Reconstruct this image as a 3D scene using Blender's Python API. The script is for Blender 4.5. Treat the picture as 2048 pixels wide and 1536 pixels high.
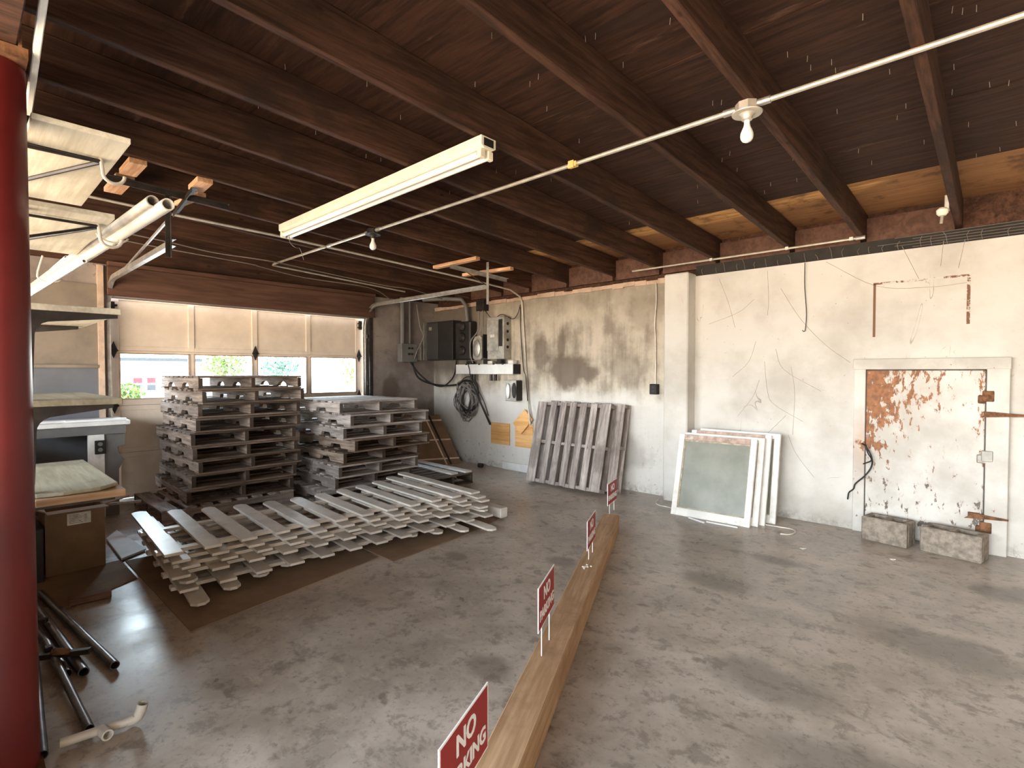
import bpy, bmesh, math, random
from mathutils import Vector, Matrix, Euler, noise as mnoise
R = math.radians
random.seed(7)
for o in list(bpy.data.objects):
    bpy.data.objects.remove(o)
S = bpy.context.scene
C = S.collection

# ------------------------------------------------------------------ camera
cam_d = bpy.data.cameras.new('camera')
cam_d.sensor_width = 36.0
cam_d.lens = 1047.9 / 2048 * 36.0
cam_d.clip_start = 0.02
cam = bpy.data.objects.new('camera', cam_d)
C.objects.link(cam)
cam.location = (0, 0, 1.40)
cam.rotation_euler = (R(90 - 1.34), 0, R(42.99))
S.camera = cam

# ------------------------------------------------------------------ sky, daylight and exposure
S.view_settings.view_transform = 'Standard'
S.view_settings.look = 'None'
S.view_settings.gamma = 1.0
S.view_settings.use_curve_mapping = False
S.view_settings.exposure = 2.06
w = bpy.data.worlds.new('daylight_sky')
S.world = w
w.use_nodes = True
nt = w.node_tree
nt.nodes.clear()
wo = nt.nodes.new('ShaderNodeOutputWorld')
bg = nt.nodes.new('ShaderNodeBackground')
tc = nt.nodes.new('ShaderNodeTexCoord')
sp = nt.nodes.new('ShaderNodeSeparateXYZ')
rp = nt.nodes.new('ShaderNodeValToRGB')
nt.links.new(tc.outputs['Generated'], sp.inputs[0])
mr = nt.nodes.new('ShaderNodeMapRange')
mr.inputs[1].default_value = -1
mr.inputs[2].default_value = 1
nt.links.new(sp.outputs['Z'], mr.inputs[0])
nt.links.new(mr.outputs[0], rp.inputs[0])
er = rp.color_ramp
er.elements[0].position = 0.0
er.elements[0].color = (0.71, 0.53, 0.36, 1)      # sunlit paving and buildings below the horizon
er.elements[1].position = 1.0
er.elements[1].color = (0.42, 0.62, 1.0, 1)
for p, c in ((0.46, (0.78, 0.60, 0.42, 1)), (0.505, (0.80, 0.74, 0.66, 1)), (0.53, (0.92, 0.96, 1.0, 1)), (0.70, (0.72, 0.86, 1.0, 1))):
    e = er.elements.new(p)
    e.color = c
bg.inputs[1].default_value = 7.5
az = nt.nodes.new('ShaderNodeMapRange')          # added falloff: daylight made stronger to the left, weaker to the right
az.inputs[1].default_value = -0.95
az.inputs[2].default_value = 0.35
az.inputs[3].default_value = 1.55
az.inputs[4].default_value = 0.72
nt.links.new(sp.outputs['X'], az.inputs[0])
sc_ = nt.nodes.new('ShaderNodeVectorMath')
sc_.operation = 'SCALE'
nt.links.new(rp.outputs[0], sc_.inputs[0])
nt.links.new(az.outputs[0], sc_.inputs['Scale'])
nt.links.new(sc_.outputs[0], bg.inputs[0])
nt.links.new(bg.outputs[0], wo.inputs[0])
DOOR = (-6.2, 1.6, -2.8, 2.42)       # the open bay beside the camera: x0, x1, y, height


def portal(name, loc, rot, sx, sy):
    d = bpy.data.lights.new(name, 'AREA')
    d.shape = 'RECTANGLE'
    d.size, d.size_y = sx, sy
    d.cycles.is_portal = True
    o = bpy.data.objects.new(name, d)
    o.location = loc
    o.rotation_euler = rot
    C.objects.link(o)


portal('bay_daylight', ((DOOR[0] + DOOR[1]) / 2, DOOR[2] - 0.02, DOOR[3] / 2), (R(90), 0, 0), DOOR[1] - DOOR[0], DOOR[3])
portal('window_daylight', (-7.12, 2.7, 1.35), (R(90), 0, R(-90)), 2.9, 0.52)
sun_d = bpy.data.lights.new('sun', 'SUN')
sun_d.energy = 5.0
sun_d.angle = R(0.6)
sun_d.color = (1.0, 0.93, 0.82)
sun = bpy.data.objects.new('sun', sun_d)
sun.rotation_euler = Vector((-0.50, 0.10, -0.86)).to_track_quat('-Z', 'Y').to_euler()
sun.location = (0, 0, 30)
C.objects.link(sun)
cy = S.cycles
cy.use_denoising = True
cy.max_bounces = 9
cy.diffuse_bounces = 6
cy.glossy_bounces = 4
cy.transmission_bounces = 6
cy.sample_clamp_indirect = 8
cy.caustics_reflective = False
cy.caustics_refractive = False

# ------------------------------------------------------------------ node helpers


class NT:
    def __init__(self, name):
        self.m = bpy.data.materials.new(name)
        self.m.use_nodes = True
        self.t = self.m.node_tree
        self.b = self.t.nodes['Principled BSDF']
        self.n = self.t.nodes

    def link(self, a, b):
        self.t.links.new(a, b)

    def val(self, sock, v):
        if hasattr(v, 'is_linked') or isinstance(v, bpy.types.NodeSocket):
            self.link(v, sock)
        elif isinstance(v, (tuple, list)) and len(v) == 3 and sock.type == 'RGBA':
            sock.default_value = (*v, 1)
        else:
            sock.default_value = v

    def pos(self):
        return self.n.new('ShaderNodeNewGeometry').outputs['Position']

    def obj(self, spread=7.0):
        o = self.n.new('ShaderNodeTexCoord').outputs['Object']
        r = self.n.new('ShaderNodeObjectInfo').outputs['Random']
        v = self.n.new('ShaderNodeVectorMath')
        v.operation = 'ADD'
        self.link(o, v.inputs[0])
        m = self.math('MULTIPLY', r, spread)
        c = self.n.new('ShaderNodeCombineXYZ')
        for i in range(3):
            self.link(m, c.inputs[i])
        self.link(c.outputs[0], v.inputs[1])
        return v.outputs[0]

    def rnd(self):
        return self.n.new('ShaderNodeObjectInfo').outputs['Random']

    def scale(self, v, s):
        m = self.n.new('ShaderNodeMapping')
        self.link(v, m.inputs[0])
        m.inputs['Scale'].default_value = s
        return m.outputs[0]

    def sep(self, v):
        s = self.n.new('ShaderNodeSeparateXYZ')
        self.link(v, s.inputs[0])
        return s.outputs

    def noise(self, v, scale=5, detail=4, rough=0.55, dist=0.0):
        x = self.n.new('ShaderNodeTexNoise')
        self.link(v, x.inputs['Vector'])
        x.inputs['Scale'].default_value = scale
        x.inputs['Detail'].default_value = detail
        x.inputs['Roughness'].default_value = rough
        x.inputs['Distortion'].default_value = dist
        return x.outputs['Fac']

    def voro(self, v, scale, feature='DISTANCE_TO_EDGE'):
        x = self.n.new('ShaderNodeTexVoronoi')
        x.feature = feature
        self.link(v, x.inputs['Vector'])
        x.inputs['Scale'].default_value = scale
        return x.outputs['Distance']

    def math(self, op, a, b=0.0, clamp=False):
        x = self.n.new('ShaderNodeMath')
        x.operation = op
        x.use_clamp = clamp
        self.val(x.inputs[0], a)
        self.val(x.inputs[1], b)
        return x.outputs[0]

    def rng(self, v, a, b, c=0.0, d=1.0):
        x = self.n.new('ShaderNodeMapRange')
        x.interpolation_type = 'SMOOTHSTEP'
        self.val(x.inputs[0], v)
        for i, q in enumerate((a, b, c, d)):
            x.inputs[i + 1].default_value = q
        return x.outputs[0]

    def mix(self, a, b, f):
        x = self.n.new('ShaderNodeMix')
        x.data_type = 'RGBA'
        self.val(x.inputs[0], f)
        self.val(x.inputs[6], a)
        self.val(x.inputs[7], b)
        return x.outputs[2]

    def blob(self, v, c, s, r0=0.6, r1=1.1, wob=0.5, nscale=3.0):
        """soft edged patch: 1 near the centre c (semi axes s), 0 outside, with an uneven rim"""
        m = self.n.new('ShaderNodeVectorMath')
        m.operation = 'SUBTRACT'
        self.link(v, m.inputs[0])
        m.inputs[1].default_value = c
        q = self.scale(m.outputs[0], tuple(1 / k for k in s))
        ln = self.n.new('ShaderNodeVectorMath')
        ln.operation = 'LENGTH'
        self.link(q, ln.inputs[0])
        n = self.noise(v, nscale, 5, 0.6)
        d = self.math('ADD', ln.outputs['Value'], self.math('MULTIPLY', self.math('SUBTRACT', n, 0.5), wob * 2))
        return self.rng(d, r0, r1, 1.0, 0.0)

    def bump(self, h, strength=0.3, dist=0.01):
        x = self.n.new('ShaderNodeBump')
        x.inputs['Strength'].default_value = strength
        x.inputs['Distance'].default_value = dist
        self.link(h, x.inputs['Height'])
        self.link(x.outputs[0], self.b.inputs['Normal'])

    def done(self, col, rough=0.7, metal=0.0, spec=0.3):
        self.val(self.b.inputs['Base Color'], col)
        self.val(self.b.inputs['Roughness'], rough)
        self.b.inputs['Metallic'].default_value = metal
        self.b.inputs['Specular IOR Level'].default_value = spec
        return self.m


M = {}


def plain(name, col, rough=0.6, metal=0.0, var=0.12, scale=9.0, spec=0.3, dirt=None):
    t = NT(name)
    v = t.obj()
    n = t.noise(v, scale, 5, 0.6)
    dk = tuple(c * (1 - var * 2) for c in col)
    lt = tuple(min(1, c * (1 + var)) for c in col)
    c = t.mix(dk, lt, t.rng(n, 0.3, 0.7))
    if dirt:
        c = t.mix(c, dirt, t.math('MULTIPLY', t.rng(t.noise(v, scale * 0.6, 7, 0.7), 0.55, 0.72), 0.8))
    t.bump(n, 0.08, 0.004)
    M[name] = t.done(c, rough, metal, spec)


def wood(name, c1, c2, axis=0, grain=26.0, rough=0.75, var=0.35, stain=None, bump=0.25, knots=True, ends=None):
    t = NT(name)
    v = t.obj()
    sc = [1.0, 1.0, 1.0]
    sc[axis] = 0.07
    g = t.scale(v, tuple(sc))
    n1 = t.noise(g, grain, 5, 0.65, 0.6)
    n2 = t.noise(g, grain * 4, 3, 0.6)
    n3 = t.noise(v, 2.2, 3, 0.5)
    f = t.math('ADD', t.math('MULTIPLY', n1, 0.7), t.math('MULTIPLY', n2, 0.3))
    c = t.mix(c1, c2, t.rng(f, 0.35, 0.66))
    k = t.math('ADD', 1.0 - var * 0.5, t.math('MULTIPLY', t.rnd(), var))
    k = t.math('MULTIPLY', k, t.math('ADD', 0.75, t.math('MULTIPLY', n3, 0.5)))
    mul = t.n.new('ShaderNodeVectorMath')
    mul.operation = 'SCALE'
    t.link(c, mul.inputs[0])
    t.link(k, mul.inputs['Scale'])
    c = mul.outputs[0]
    if knots:
        kn = t.rng(t.voro(t.scale(v, tuple(0.45 if i == axis else 1.0 for i in range(3))), 6.0, 'F1'), 0.03, 0.09, 1.0, 0.0)
        c = t.mix(c, tuple(q * 0.35 for q in c1), t.math('MULTIPLY', kn, 0.7))
    if ends:                                # stringer end grain, darkened further to stand in for shade on the stack fronts
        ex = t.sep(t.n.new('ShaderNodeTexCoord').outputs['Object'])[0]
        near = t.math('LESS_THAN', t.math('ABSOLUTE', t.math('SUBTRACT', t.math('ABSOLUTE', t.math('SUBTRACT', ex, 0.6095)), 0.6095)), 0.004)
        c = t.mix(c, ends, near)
    if stain:
        c = t.mix(c, stain, t.math('MULTIPLY', t.rng(t.noise(v, 1.7, 6, 0.65), 0.52, 0.68), 0.75))
    t.bump(f, bump, 0.003)
    M[name] = t.done(c, rough, 0, 0.2)


# --- setting materials
t = NT('floor_concrete')
p = t.pos()
big = t.noise(p, 0.55, 5, 0.6, 0.4)
mid = t.noise(p, 2.6, 6, 0.62, 0.3)
fin = t.noise(p, 24, 6, 0.75)
c = t.mix((0.315, 0.262, 0.212), (0.49, 0.42, 0.35), t.rng(mid, 0.32, 0.68))
c = t.mix(c, (0.16, 0.13, 0.105), t.math('MULTIPLY', t.rng(big, 0.52, 0.66), 0.42))
spots = t.rng(t.noise(t.scale(p, (1, 1.6, 1)), 3.4, 5, 0.6, 0.2), 0.615, 0.70)
c = t.mix(c, (0.105, 0.08, 0.06), t.math('MULTIPLY', spots, 0.65))
c = t.mix(c, (0.42, 0.375, 0.32), t.math('MULTIPLY', t.rng(t.noise(t.scale(p, (0.6, 2.2, 1)), 5.5, 6, 0.7), 0.6, 0.75), 0.45))
c = t.mix(c, (0.12, 0.098, 0.078), t.math('MULTIPLY', t.rng(fin, 0.52, 0.70), 0.7))
c = t.mix(c, (0.15, 0.12, 0.094), t.math('MULTIPLY', t.rng(t.noise(p, 7.0, 7, 0.72, 0.3), 0.53, 0.62), 0.55))
c = t.mix(c, (0.48, 0.42, 0.345), t.math('MULTIPLY', t.rng(t.noise(t.scale(p, (0.7, 1.3, 1)), 8.5, 7, 0.75), 0.56, 0.66), 0.5))
c = t.mix(c, (0.17, 0.135, 0.105), t.math('MULTIPLY', t.rng(t.noise(p, 11, 6, 0.7), 0.56, 0.70), 0.5))
c = t.mix(c, (0.56, 0.49, 0.41), t.math('MULTIPLY', t.rng(t.noise(t.scale(p, (1, 1.2, 1)), 16, 5, 0.75), 0.62, 0.74), 0.35))
for bc, bs in (((-1.75, 1.72, 0), (0.16, 0.11, 1)), ((-0.75, 2.5, 0), (0.30, 0.2, 1)), ((-1.35, 3.45, 0), (0.26, 0.15, 1)), ((-0.30, 2.1, 0), (0.42, 0.25, 1)),
               ((-2.35, 3.05, 0), (0.16, 0.1, 1)), ((-1.2, 4.15, 0), (0.22, 0.10, 1)), ((-0.2, 3.4, 0), (0.4, 0.22, 1)), ((-3.0, 2.6, 0), (0.14, 0.08, 1)), ((0.1, 4.5, 0), (0.3, 0.2, 1))):
    c = t.mix(c, (0.12, 0.095, 0.075), t.math('MULTIPLY', t.blob(p, bc, bs, 0.45, 1.15, 0.45, 5.0), 0.6))
t.bump(t.math('ADD', t.math('MULTIPLY', mid, 0.6), t.math('MULTIPLY', fin, 0.4)), 0.10, 0.005)
M['floor'] = t.done(c, t.rng(mid, 0.3, 0.7, 0.27, 0.42), 0, 0.5)

t = NT('right_wall_paint')
p = t.pos()
x, y, z = t.sep(p)
n = t.noise(p, 1.3, 5, 0.6)
white = t.mix((0.44, 0.415, 0.365), (0.625, 0.605, 0.555), t.rng(n, 0.3, 0.62))
# hairline scratches and creases on the white paint
wv = t.n.new('ShaderNodeTexNoise')
ns = t.noise(t.scale(p, (1, 1, 0.35)), 2.4, 3, 0.5, 1.2)
line = t.rng(t.math('ABSOLUTE', t.math('SUBTRACT', ns, 0.5)), 0.0, 0.0035, 1.0, 0.0)
brk = t.rng(t.noise(p, 1.7, 4, 0.6), 0.54, 0.62)
white = t.mix(white, (0.22, 0.18, 0.14), t.math('MULTIPLY', t.math('MULTIPLY', line, brk), 0.75))
sp_ = t.rng(t.noise(p, 26, 3, 0.6), 0.70, 0.74)
white = t.mix(white, (0.25, 0.21, 0.17), t.math('MULTIPLY', sp_, 0.6))
# older unpainted stretch between the pilaster and the corner
drip = t.noise(t.scale(p, (1, 1, 0.10)), 7.5, 5, 0.65)
old = t.mix((0.27, 0.235, 0.185), (0.57, 0.51, 0.415), t.rng(t.math('ADD', t.math('MULTIPLY', drip, 0.5), t.math('MULTIPLY', t.noise(p, 3.1, 6, 0.65), 0.5)), 0.36, 0.62))
wash = t.rng(t.math('ADD', z, t.math('MULTIPLY', t.math('SUBTRACT', t.noise(p, 2.2, 5, 0.6), 0.5), 0.7)), 0.95, 1.25, 1.0, 0.0)
old = t.mix(old, (0.66, 0.645, 0.60), t.math('MULTIPLY', wash, 0.85))
for bc, bs, a in (((-4.05, 5.45, 1.42), (0.52, 1, 0.30), 0.9), ((-4.55, 5.45, 1.66), (0.16, 1, 0.34), 0.7), ((-4.20, 5.45, 1.75), (0.10, 1, 0.26), 0.75),
                  ((-3.25, 5.45, 1.45), (0.34, 1, 0.28), 0.45), ((-3.3, 5.45, 0.45), (0.5, 1, 0.25), 0.35), ((-3.0, 5.45, 2.1), (0.3, 1, 0.35), 0.3)):
    old = t.mix(old, (0.155, 0.122, 0.095), t.math('MULTIPLY', t.blob(p, bc, bs, 0.5, 1.0, 0.7, 4.0), a))
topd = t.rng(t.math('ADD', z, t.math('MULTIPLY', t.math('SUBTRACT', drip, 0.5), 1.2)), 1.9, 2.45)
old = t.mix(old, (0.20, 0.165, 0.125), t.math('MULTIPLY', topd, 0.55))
flk = t.math('MULTIPLY', t.rng(t.noise(p, 19, 5, 0.7), 0.60, 0.66), t.rng(z, 0.0, 1.1, 1.0, 0.0))
old = t.mix(old, (0.23, 0.22, 0.22), t.math('MULTIPLY', flk, 0.7))
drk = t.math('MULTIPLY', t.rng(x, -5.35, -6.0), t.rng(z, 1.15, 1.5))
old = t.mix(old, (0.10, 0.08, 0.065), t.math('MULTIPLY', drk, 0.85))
c = t.mix(old, white, t.rng(x, -2.70, -2.66))
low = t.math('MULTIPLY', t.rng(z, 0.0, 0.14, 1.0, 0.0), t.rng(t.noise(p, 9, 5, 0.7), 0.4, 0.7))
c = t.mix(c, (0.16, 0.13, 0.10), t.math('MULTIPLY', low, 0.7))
t.bump(t.math('ADD', t.noise(p, 9, 6, 0.6), t.math('MULTIPLY', t.noise(p, 60, 3, 0.6), 0.3)), 0.22, 0.012)
M['wall_right'] = t.done(c, 0.8, 0, 0.2)

t = NT('back_wall_plaster')
p = t.pos()
c = t.mix((0.17, 0.14, 0.125), (0.31, 0.265, 0.235), t.rng(t.noise(p, 1.8, 6, 0.6), 0.3, 0.68))
c = t.mix(c, (0.13, 0.095, 0.075), t.math('MULTIPLY', t.blob(p, (-6.85, 4.62, 1.12), (1, 0.22, 0.28), 0.5, 0.95, 0.5, 5.0), 0.85))
crk = t.rng(t.math('ABSOLUTE', t.math('SUBTRACT', t.noise(p, 2.0, 5, 0.6, 0.6), 0.5)), 0.0, 0.006, 1.0, 0.0)
c = t.mix(c, (0.08, 0.06, 0.05), t.math('MULTIPLY', t.math('MULTIPLY', crk, t.rng(t.noise(p, 1.1, 2), 0.5, 0.6)), 0.8))
t.bump(t.noise(p, 14, 6, 0.6), 0.2, 0.01)
M['wall_back'] = t.done(c, 0.85, 0, 0.15)
plain('wall_plain', (0.62, 0.55, 0.46), 0.85, scale=3)
plain('tan_board', (0.21, 0.172, 0.132), 0.8, scale=3, var=0.1)
plain('grey_panel', (0.125, 0.13, 0.14), 0.7, scale=3, var=0.08)
plain('cream_wood', (0.52, 0.38, 0.28), 0.6, scale=6, var=0.12)

t = NT('sheathing_ply')
p = t.pos()
g = t.scale(p, (0.09, 1.0, 1.0))
n = t.noise(g, 30, 5, 0.65, 0.8)
c = t.mix((0.021, 0.0088, 0.0048), (0.056, 0.024, 0.013), t.rng(n, 0.32, 0.68))
c = t.mix(c, (0.025, 0.013, 0.009), t.math('MULTIPLY', t.rng(t.noise(g, 8, 4, 0.7), 0.58, 0.66), 0.7))
c = t.mix(c, (0.15, 0.085, 0.055), t.math('MULTIPLY', t.rng(t.noise(t.scale(p, (0.2, 1, 1)), 9, 5, 0.7), 0.6, 0.72), 0.5))
t.bump(n, 0.2, 0.004)
M['sheathing'] = t.done(c, 0.7, 0, 0.25)
t = NT('fresh_ply')
p = t.pos()
x, y, z = t.sep(p)
g = t.scale(p, (0.10, 1.0, 1.0))
n = t.noise(g, 24, 5, 0.65, 0.8)
c = t.mix((0.36, 0.17, 0.06), (0.72, 0.42, 0.17), t.rng(n, 0.3, 0.66))
yy = t.math('ADD', y, t.math('MULTIPLY', t.math('SUBTRACT', t.noise(g, 9, 4, 0.7), 0.5), 0.25))
xr = t.rng(x, -0.9, -0.5, 0.0, 0.28)
c = t.mix(c, (0.24, 0.115, 0.06), t.math('MULTIPLY', t.rng(t.math('ADD', yy, xr), 4.88, 5.0), 0.75))
c = t.mix(c, (0.06, 0.035, 0.025), t.math('MULTIPLY', t.rng(t.noise(p, 4, 5, 0.65), 0.52, 0.66), 0.6))
t.bump(n, 0.2, 0.004)
M['fresh_ply'] = t.done(c, 0.7, 0, 0.2)

wood('joist_wood', (0.032, 0.0145, 0.0085), (0.088, 0.042, 0.025), 1, 22, 0.75, 0.30, (0.03, 0.018, 0.013))
wood('header_wood', (0.072, 0.036, 0.024), (0.125, 0.066, 0.045), 1, 12, 0.7, 0.1, knots=False)
wood('block_wood', (0.42, 0.22, 0.11), (0.72, 0.45, 0.27), 0, 22, 0.7, 0.15)
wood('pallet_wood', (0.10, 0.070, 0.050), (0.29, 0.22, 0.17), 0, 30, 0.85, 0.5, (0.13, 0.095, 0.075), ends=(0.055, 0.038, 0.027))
wood('deck_wood', (0.07, 0.046, 0.032), (0.19, 0.138, 0.10), 1, 30, 0.85, 0.55, (0.13, 0.095, 0.075))
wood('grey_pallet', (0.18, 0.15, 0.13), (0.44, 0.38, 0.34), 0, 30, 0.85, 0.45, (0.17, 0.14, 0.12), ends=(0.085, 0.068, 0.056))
wood('grey_deck', (0.20, 0.165, 0.145), (0.47, 0.41, 0.37), 1, 30, 0.85, 0.5, (0.17, 0.14, 0.12))
wood('dark_pallet', (0.05, 0.038, 0.03), (0.15, 0.115, 0.09), 0, 30, 0.85, 0.4)
wood('dark_deck', (0.05, 0.038, 0.03), (0.15, 0.115, 0.09), 1, 30, 0.85, 0.4)
wood('timber_wood', (0.30, 0.175, 0.09), (0.48, 0.31, 0.18), 1, 16, 0.7, 0.05, (0.26, 0.14, 0.075))
wood('shelf_ply', (0.50, 0.455, 0.35), (0.68, 0.635, 0.51), 0, 18, 0.7, 0.12, (0.42, 0.385, 0.30), knots=False)
wood('dusty_ply', (0.26, 0.235, 0.16), (0.38, 0.345, 0.25), 0, 18, 0.8, 0.1, (0.20, 0.17, 0.115), knots=False)
wood('orange_ply', (0.60, 0.30, 0.10), (0.80, 0.47, 0.20), 0, 14, 0.75, 0.15, knots=False)
wood('scrap_wood', (0.10, 0.055, 0.035), (0.20, 0.12, 0.08), 1, 20, 0.8, 0.2)
plain('white_picket', (0.62, 0.575, 0.51), 0.36, var=0.08, scale=5, dirt=(0.38, 0.34, 0.29))
plain('white_paint', (0.78, 0.76, 0.70), 0.55, var=0.07, scale=6, dirt=(0.50, 0.45, 0.38))
plain('white_board', (0.72, 0.72, 0.70), 0.6, var=0.04)
plain('lamp_white', (0.80, 0.745, 0.60), 0.4, var=0.05, spec=0.5)
plain('tube_glass', (0.88, 0.86, 0.80), 0.25, var=0.02, spec=0.5)
plain('bulb_glass', (0.86, 0.84, 0.78), 0.3, var=0.03, spec=0.5)
plain('galvanised', (0.52, 0.50, 0.46), 0.38, 0.75, 0.12, 14, 0.5)
plain('conduit_steel', (0.60, 0.55, 0.46), 0.42, 0.6, 0.10, 10, 0.5)
plain('pvc', (0.54, 0.50, 0.43), 0.55, var=0.05)
plain('grey_steel', (0.40, 0.385, 0.34), 0.5, 0.25, 0.18, 8, dirt=(0.17, 0.13, 0.09))
plain('grey_enamel', (0.17, 0.165, 0.155), 0.5, 0.1, 0.08, 5)
plain('dark_door', (0.05, 0.047, 0.044), 0.5, 0.1, 0.1, 5)
plain('dark_enamel', (0.030, 0.027, 0.025), 0.45, 0.2, 0.15, 5)
plain('light_trough', (0.66, 0.66, 0.64), 0.45, 0.2, 0.05, 5)
plain('black_rubber', (0.018, 0.016, 0.015), 0.6)
plain('grey_cable', (0.20, 0.18, 0.16), 0.6)
plain('white_cable', (0.70, 0.66, 0.56), 0.5)
plain('dark_steel', (0.045, 0.038, 0.034), 0.5, 0.5, 0.2, 12)
plain('pipe_steel', (0.16, 0.15, 0.15), 0.35, 0.8, 0.2, 12, 0.5)
plain('rust_steel', (0.20, 0.095, 0.045), 0.8, 0.3, 0.3, 25, dirt=(0.10, 0.05, 0.03))
plain('red_paint', (0.13, 0.010, 0.009), 0.35, 0, 0.08, 4, 0.4)
plain('sign_red', (0.30, 0.024, 0.022), 0.5, 0, 0.03)
plain('sign_white', (0.82, 0.80, 0.77), 0.5, 0, 0.02)
plain('concrete_block', (0.27, 0.228, 0.182), 0.9, 0, 0.2, 22, 0.15, dirt=(0.22, 0.18, 0.14))
plain('cardboard', (0.21, 0.132, 0.078), 0.85, 0, 0.08, 6)
plain('floor_cardboard', (0.215, 0.142, 0.088), 0.85, 0, 0.12, 3, dirt=(0.15, 0.10, 0.065))
plain('strap_tape', (0.72, 0.52, 0.42), 0.5)
plain('door_cream', (0.78, 0.655, 0.52), 0.6, 0, 0.05, 4, dirt=(0.64, 0.53, 0.41))
plain('putty', (0.42, 0.36, 0.26), 0.7, 0, 0.2, 20)
plain('pink_wood', (0.46, 0.33, 0.27), 0.7, 0, 0.2, 12, dirt=(0.62, 0.58, 0.52))
plain('paper', (0.75, 0.73, 0.68), 0.8)
plain('label_print', (0.45, 0.37, 0.31), 0.8, 0, 0.3, 60)
plain('orange_tag', (0.75, 0.45, 0.16), 0.7)
plain('crease', (0.36, 0.31, 0.25), 0.8)
plain('lath_dark', (0.030, 0.026, 0.022), 0.8)
plain('asphalt', (0.5, 0.48, 0.44), 0.9, scale=1)
plain('stucco_white', (0.80, 0.79, 0.76), 0.9, scale=1, var=0.03)
plain('roof_dark', (0.03, 0.033, 0.036), 0.8)
plain('leaf_green', (0.10, 0.16, 0.03), 0.7, var=0.3, scale=2)
plain('leaf_blue', (0.06, 0.14, 0.09), 0.7, var=0.3, scale=2)
plain('bark', (0.14, 0.09, 0.06), 0.9)
plain('poster_red', (0.30, 0.015, 0.02), 0.7)
plain('debris', (0.6, 0.55, 0.46), 0.9)

# peeling white paint over rust (insulated door)
t = NT('peeling_paint')
p = t.pos()
x, y, z = t.sep(p)
base = t.mix((0.45, 0.425, 0.375), (0.62, 0.60, 0.55), t.rng(t.noise(p, 2.5, 5, 0.6), 0.3, 0.65))
st = t.noise(t.scale(p, (1.0, 1.0, 0.40)), 24, 7, 0.68, 0.3)
thr = t.math('ADD', 0.0, t.math('MULTIPLY', t.rng(x, -0.80, -0.58, 1.0, 0.0), 0.15))
thr = t.math('MULTIPLY', thr, t.rng(z, 0.35, 0.85))
up = t.math('MULTIPLY', t.rng(z, 0.75, 1.25), t.rng(x, -0.60, -0.2, 0.11, 0.05))
edge = t.math('MULTIPLY', t.rng(x, -0.17, -0.09), 0.075)
lowz = t.math('MULTIPLY', t.rng(z, 0.55, 0.10), 0.045)
a = t.math('ADD', t.math('ADD', st, thr), t.math('ADD', up, t.math('ADD', edge, lowz)))
chip = t.rng(a, 0.625, 0.640)
rust = t.mix((0.33, 0.145, 0.065), (0.20, 0.10, 0.055), t.rng(t.noise(p, 30, 4), 0.35, 0.65))
low2 = t.mix(rust, (0.14, 0.12, 0.10), t.rng(z, 0.75, 0.45))
c = t.mix(base, low2, chip)
c = t.mix(c, (0.45, 0.28, 0.18), t.math('MULTIPLY', t.math('MULTIPLY', t.rng(a, 0.56, 0.63), t.rng(chip, 0, 1, 1, 0)), 0.22))
t.bump(chip, -0.4, 0.002)
M['peeling'] = t.done(c, 0.7, 0, 0.25)
t = NT('frame_paint')
p = t.pos()
x, y, z = t.sep(p)
base = t.mix((0.44, 0.415, 0.365), (0.61, 0.59, 0.54), t.rng(t.noise(p, 2.5, 5, 0.6), 0.3, 0.65))
base = t.mix(base, (0.50, 0.33, 0.22), t.math('MULTIPLY', t.blob(p, (-0.88, 5.42, 0.80), (0.12, 1, 0.35), 0.2, 1.2, 0.6, 8), 0.45))
chip = t.rng(t.math('ADD', t.noise(t.scale(p, (1, 1, 0.5)), 20, 6, 0.66), t.math('MULTIPLY', t.blob(p, (-0.90, 5.4, 0.77), (0.10, 1, 0.09), 0.2, 1.2, 0.5, 8), 0.14)), 0.66, 0.675)
c = t.mix(base, (0.27, 0.13, 0.07), chip)
M['frame_paint'] = t.done(c, 0.7, 0, 0.25)
# broken brown outline left on the wall by a removed sign
t = NT('outline_paint')
p = t.pos()
x, y, z = t.sep(p)
k = t.rng(t.math('ADD', t.noise(p, 34, 5, 0.7), t.math('ADD', t.rng(z, 2.0, 2.14, 0.10, 0.0), t.rng(x, -0.7, -0.78, 0.0, 0.12))), 0.50, 0.56)
c = t.mix((0.57, 0.55, 0.50), (0.20, 0.105, 0.065), k)
M['outline'] = t.done(c, 0.8, 0, 0.2)
# glass
t = NT('pane_glass')
tr_ = t.n.new('ShaderNodeBsdfTransparent')
tr_.inputs[0].default_value = (0.93, 0.96, 0.95, 1)
gl_ = t.n.new('ShaderNodeBsdfGlossy')
gl_.inputs['Roughness'].default_value = 0.03
mx_ = t.n.new('ShaderNodeMixShader')
fr_ = t.n.new('ShaderNodeFresnel')
fr_.inputs[0].default_value = 1.45
t.link(fr_.outputs[0], mx_.inputs[0])
t.link(tr_.outputs[0], mx_.inputs[1])
t.link(gl_.outputs[0], mx_.inputs[2])
t.link(mx_.outputs[0], t.n['Material Output'].inputs[0])
M['clear_glass'] = t.m
t = NT('dusty_glass')
p = t.obj()
t.b.inputs['IOR'].default_value = 1.5
c = t.mix((0.215, 0.225, 0.18), (0.30, 0.305, 0.25), t.rng(t.noise(p, 4, 5, 0.6), 0.3, 0.7))
t.done(c, 0.3, 0, 0.4)
t.b.inputs['Alpha'].default_value = 0.86
M['dusty_glass'] = t.m

# ------------------------------------------------------------------ mesh helpers


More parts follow.
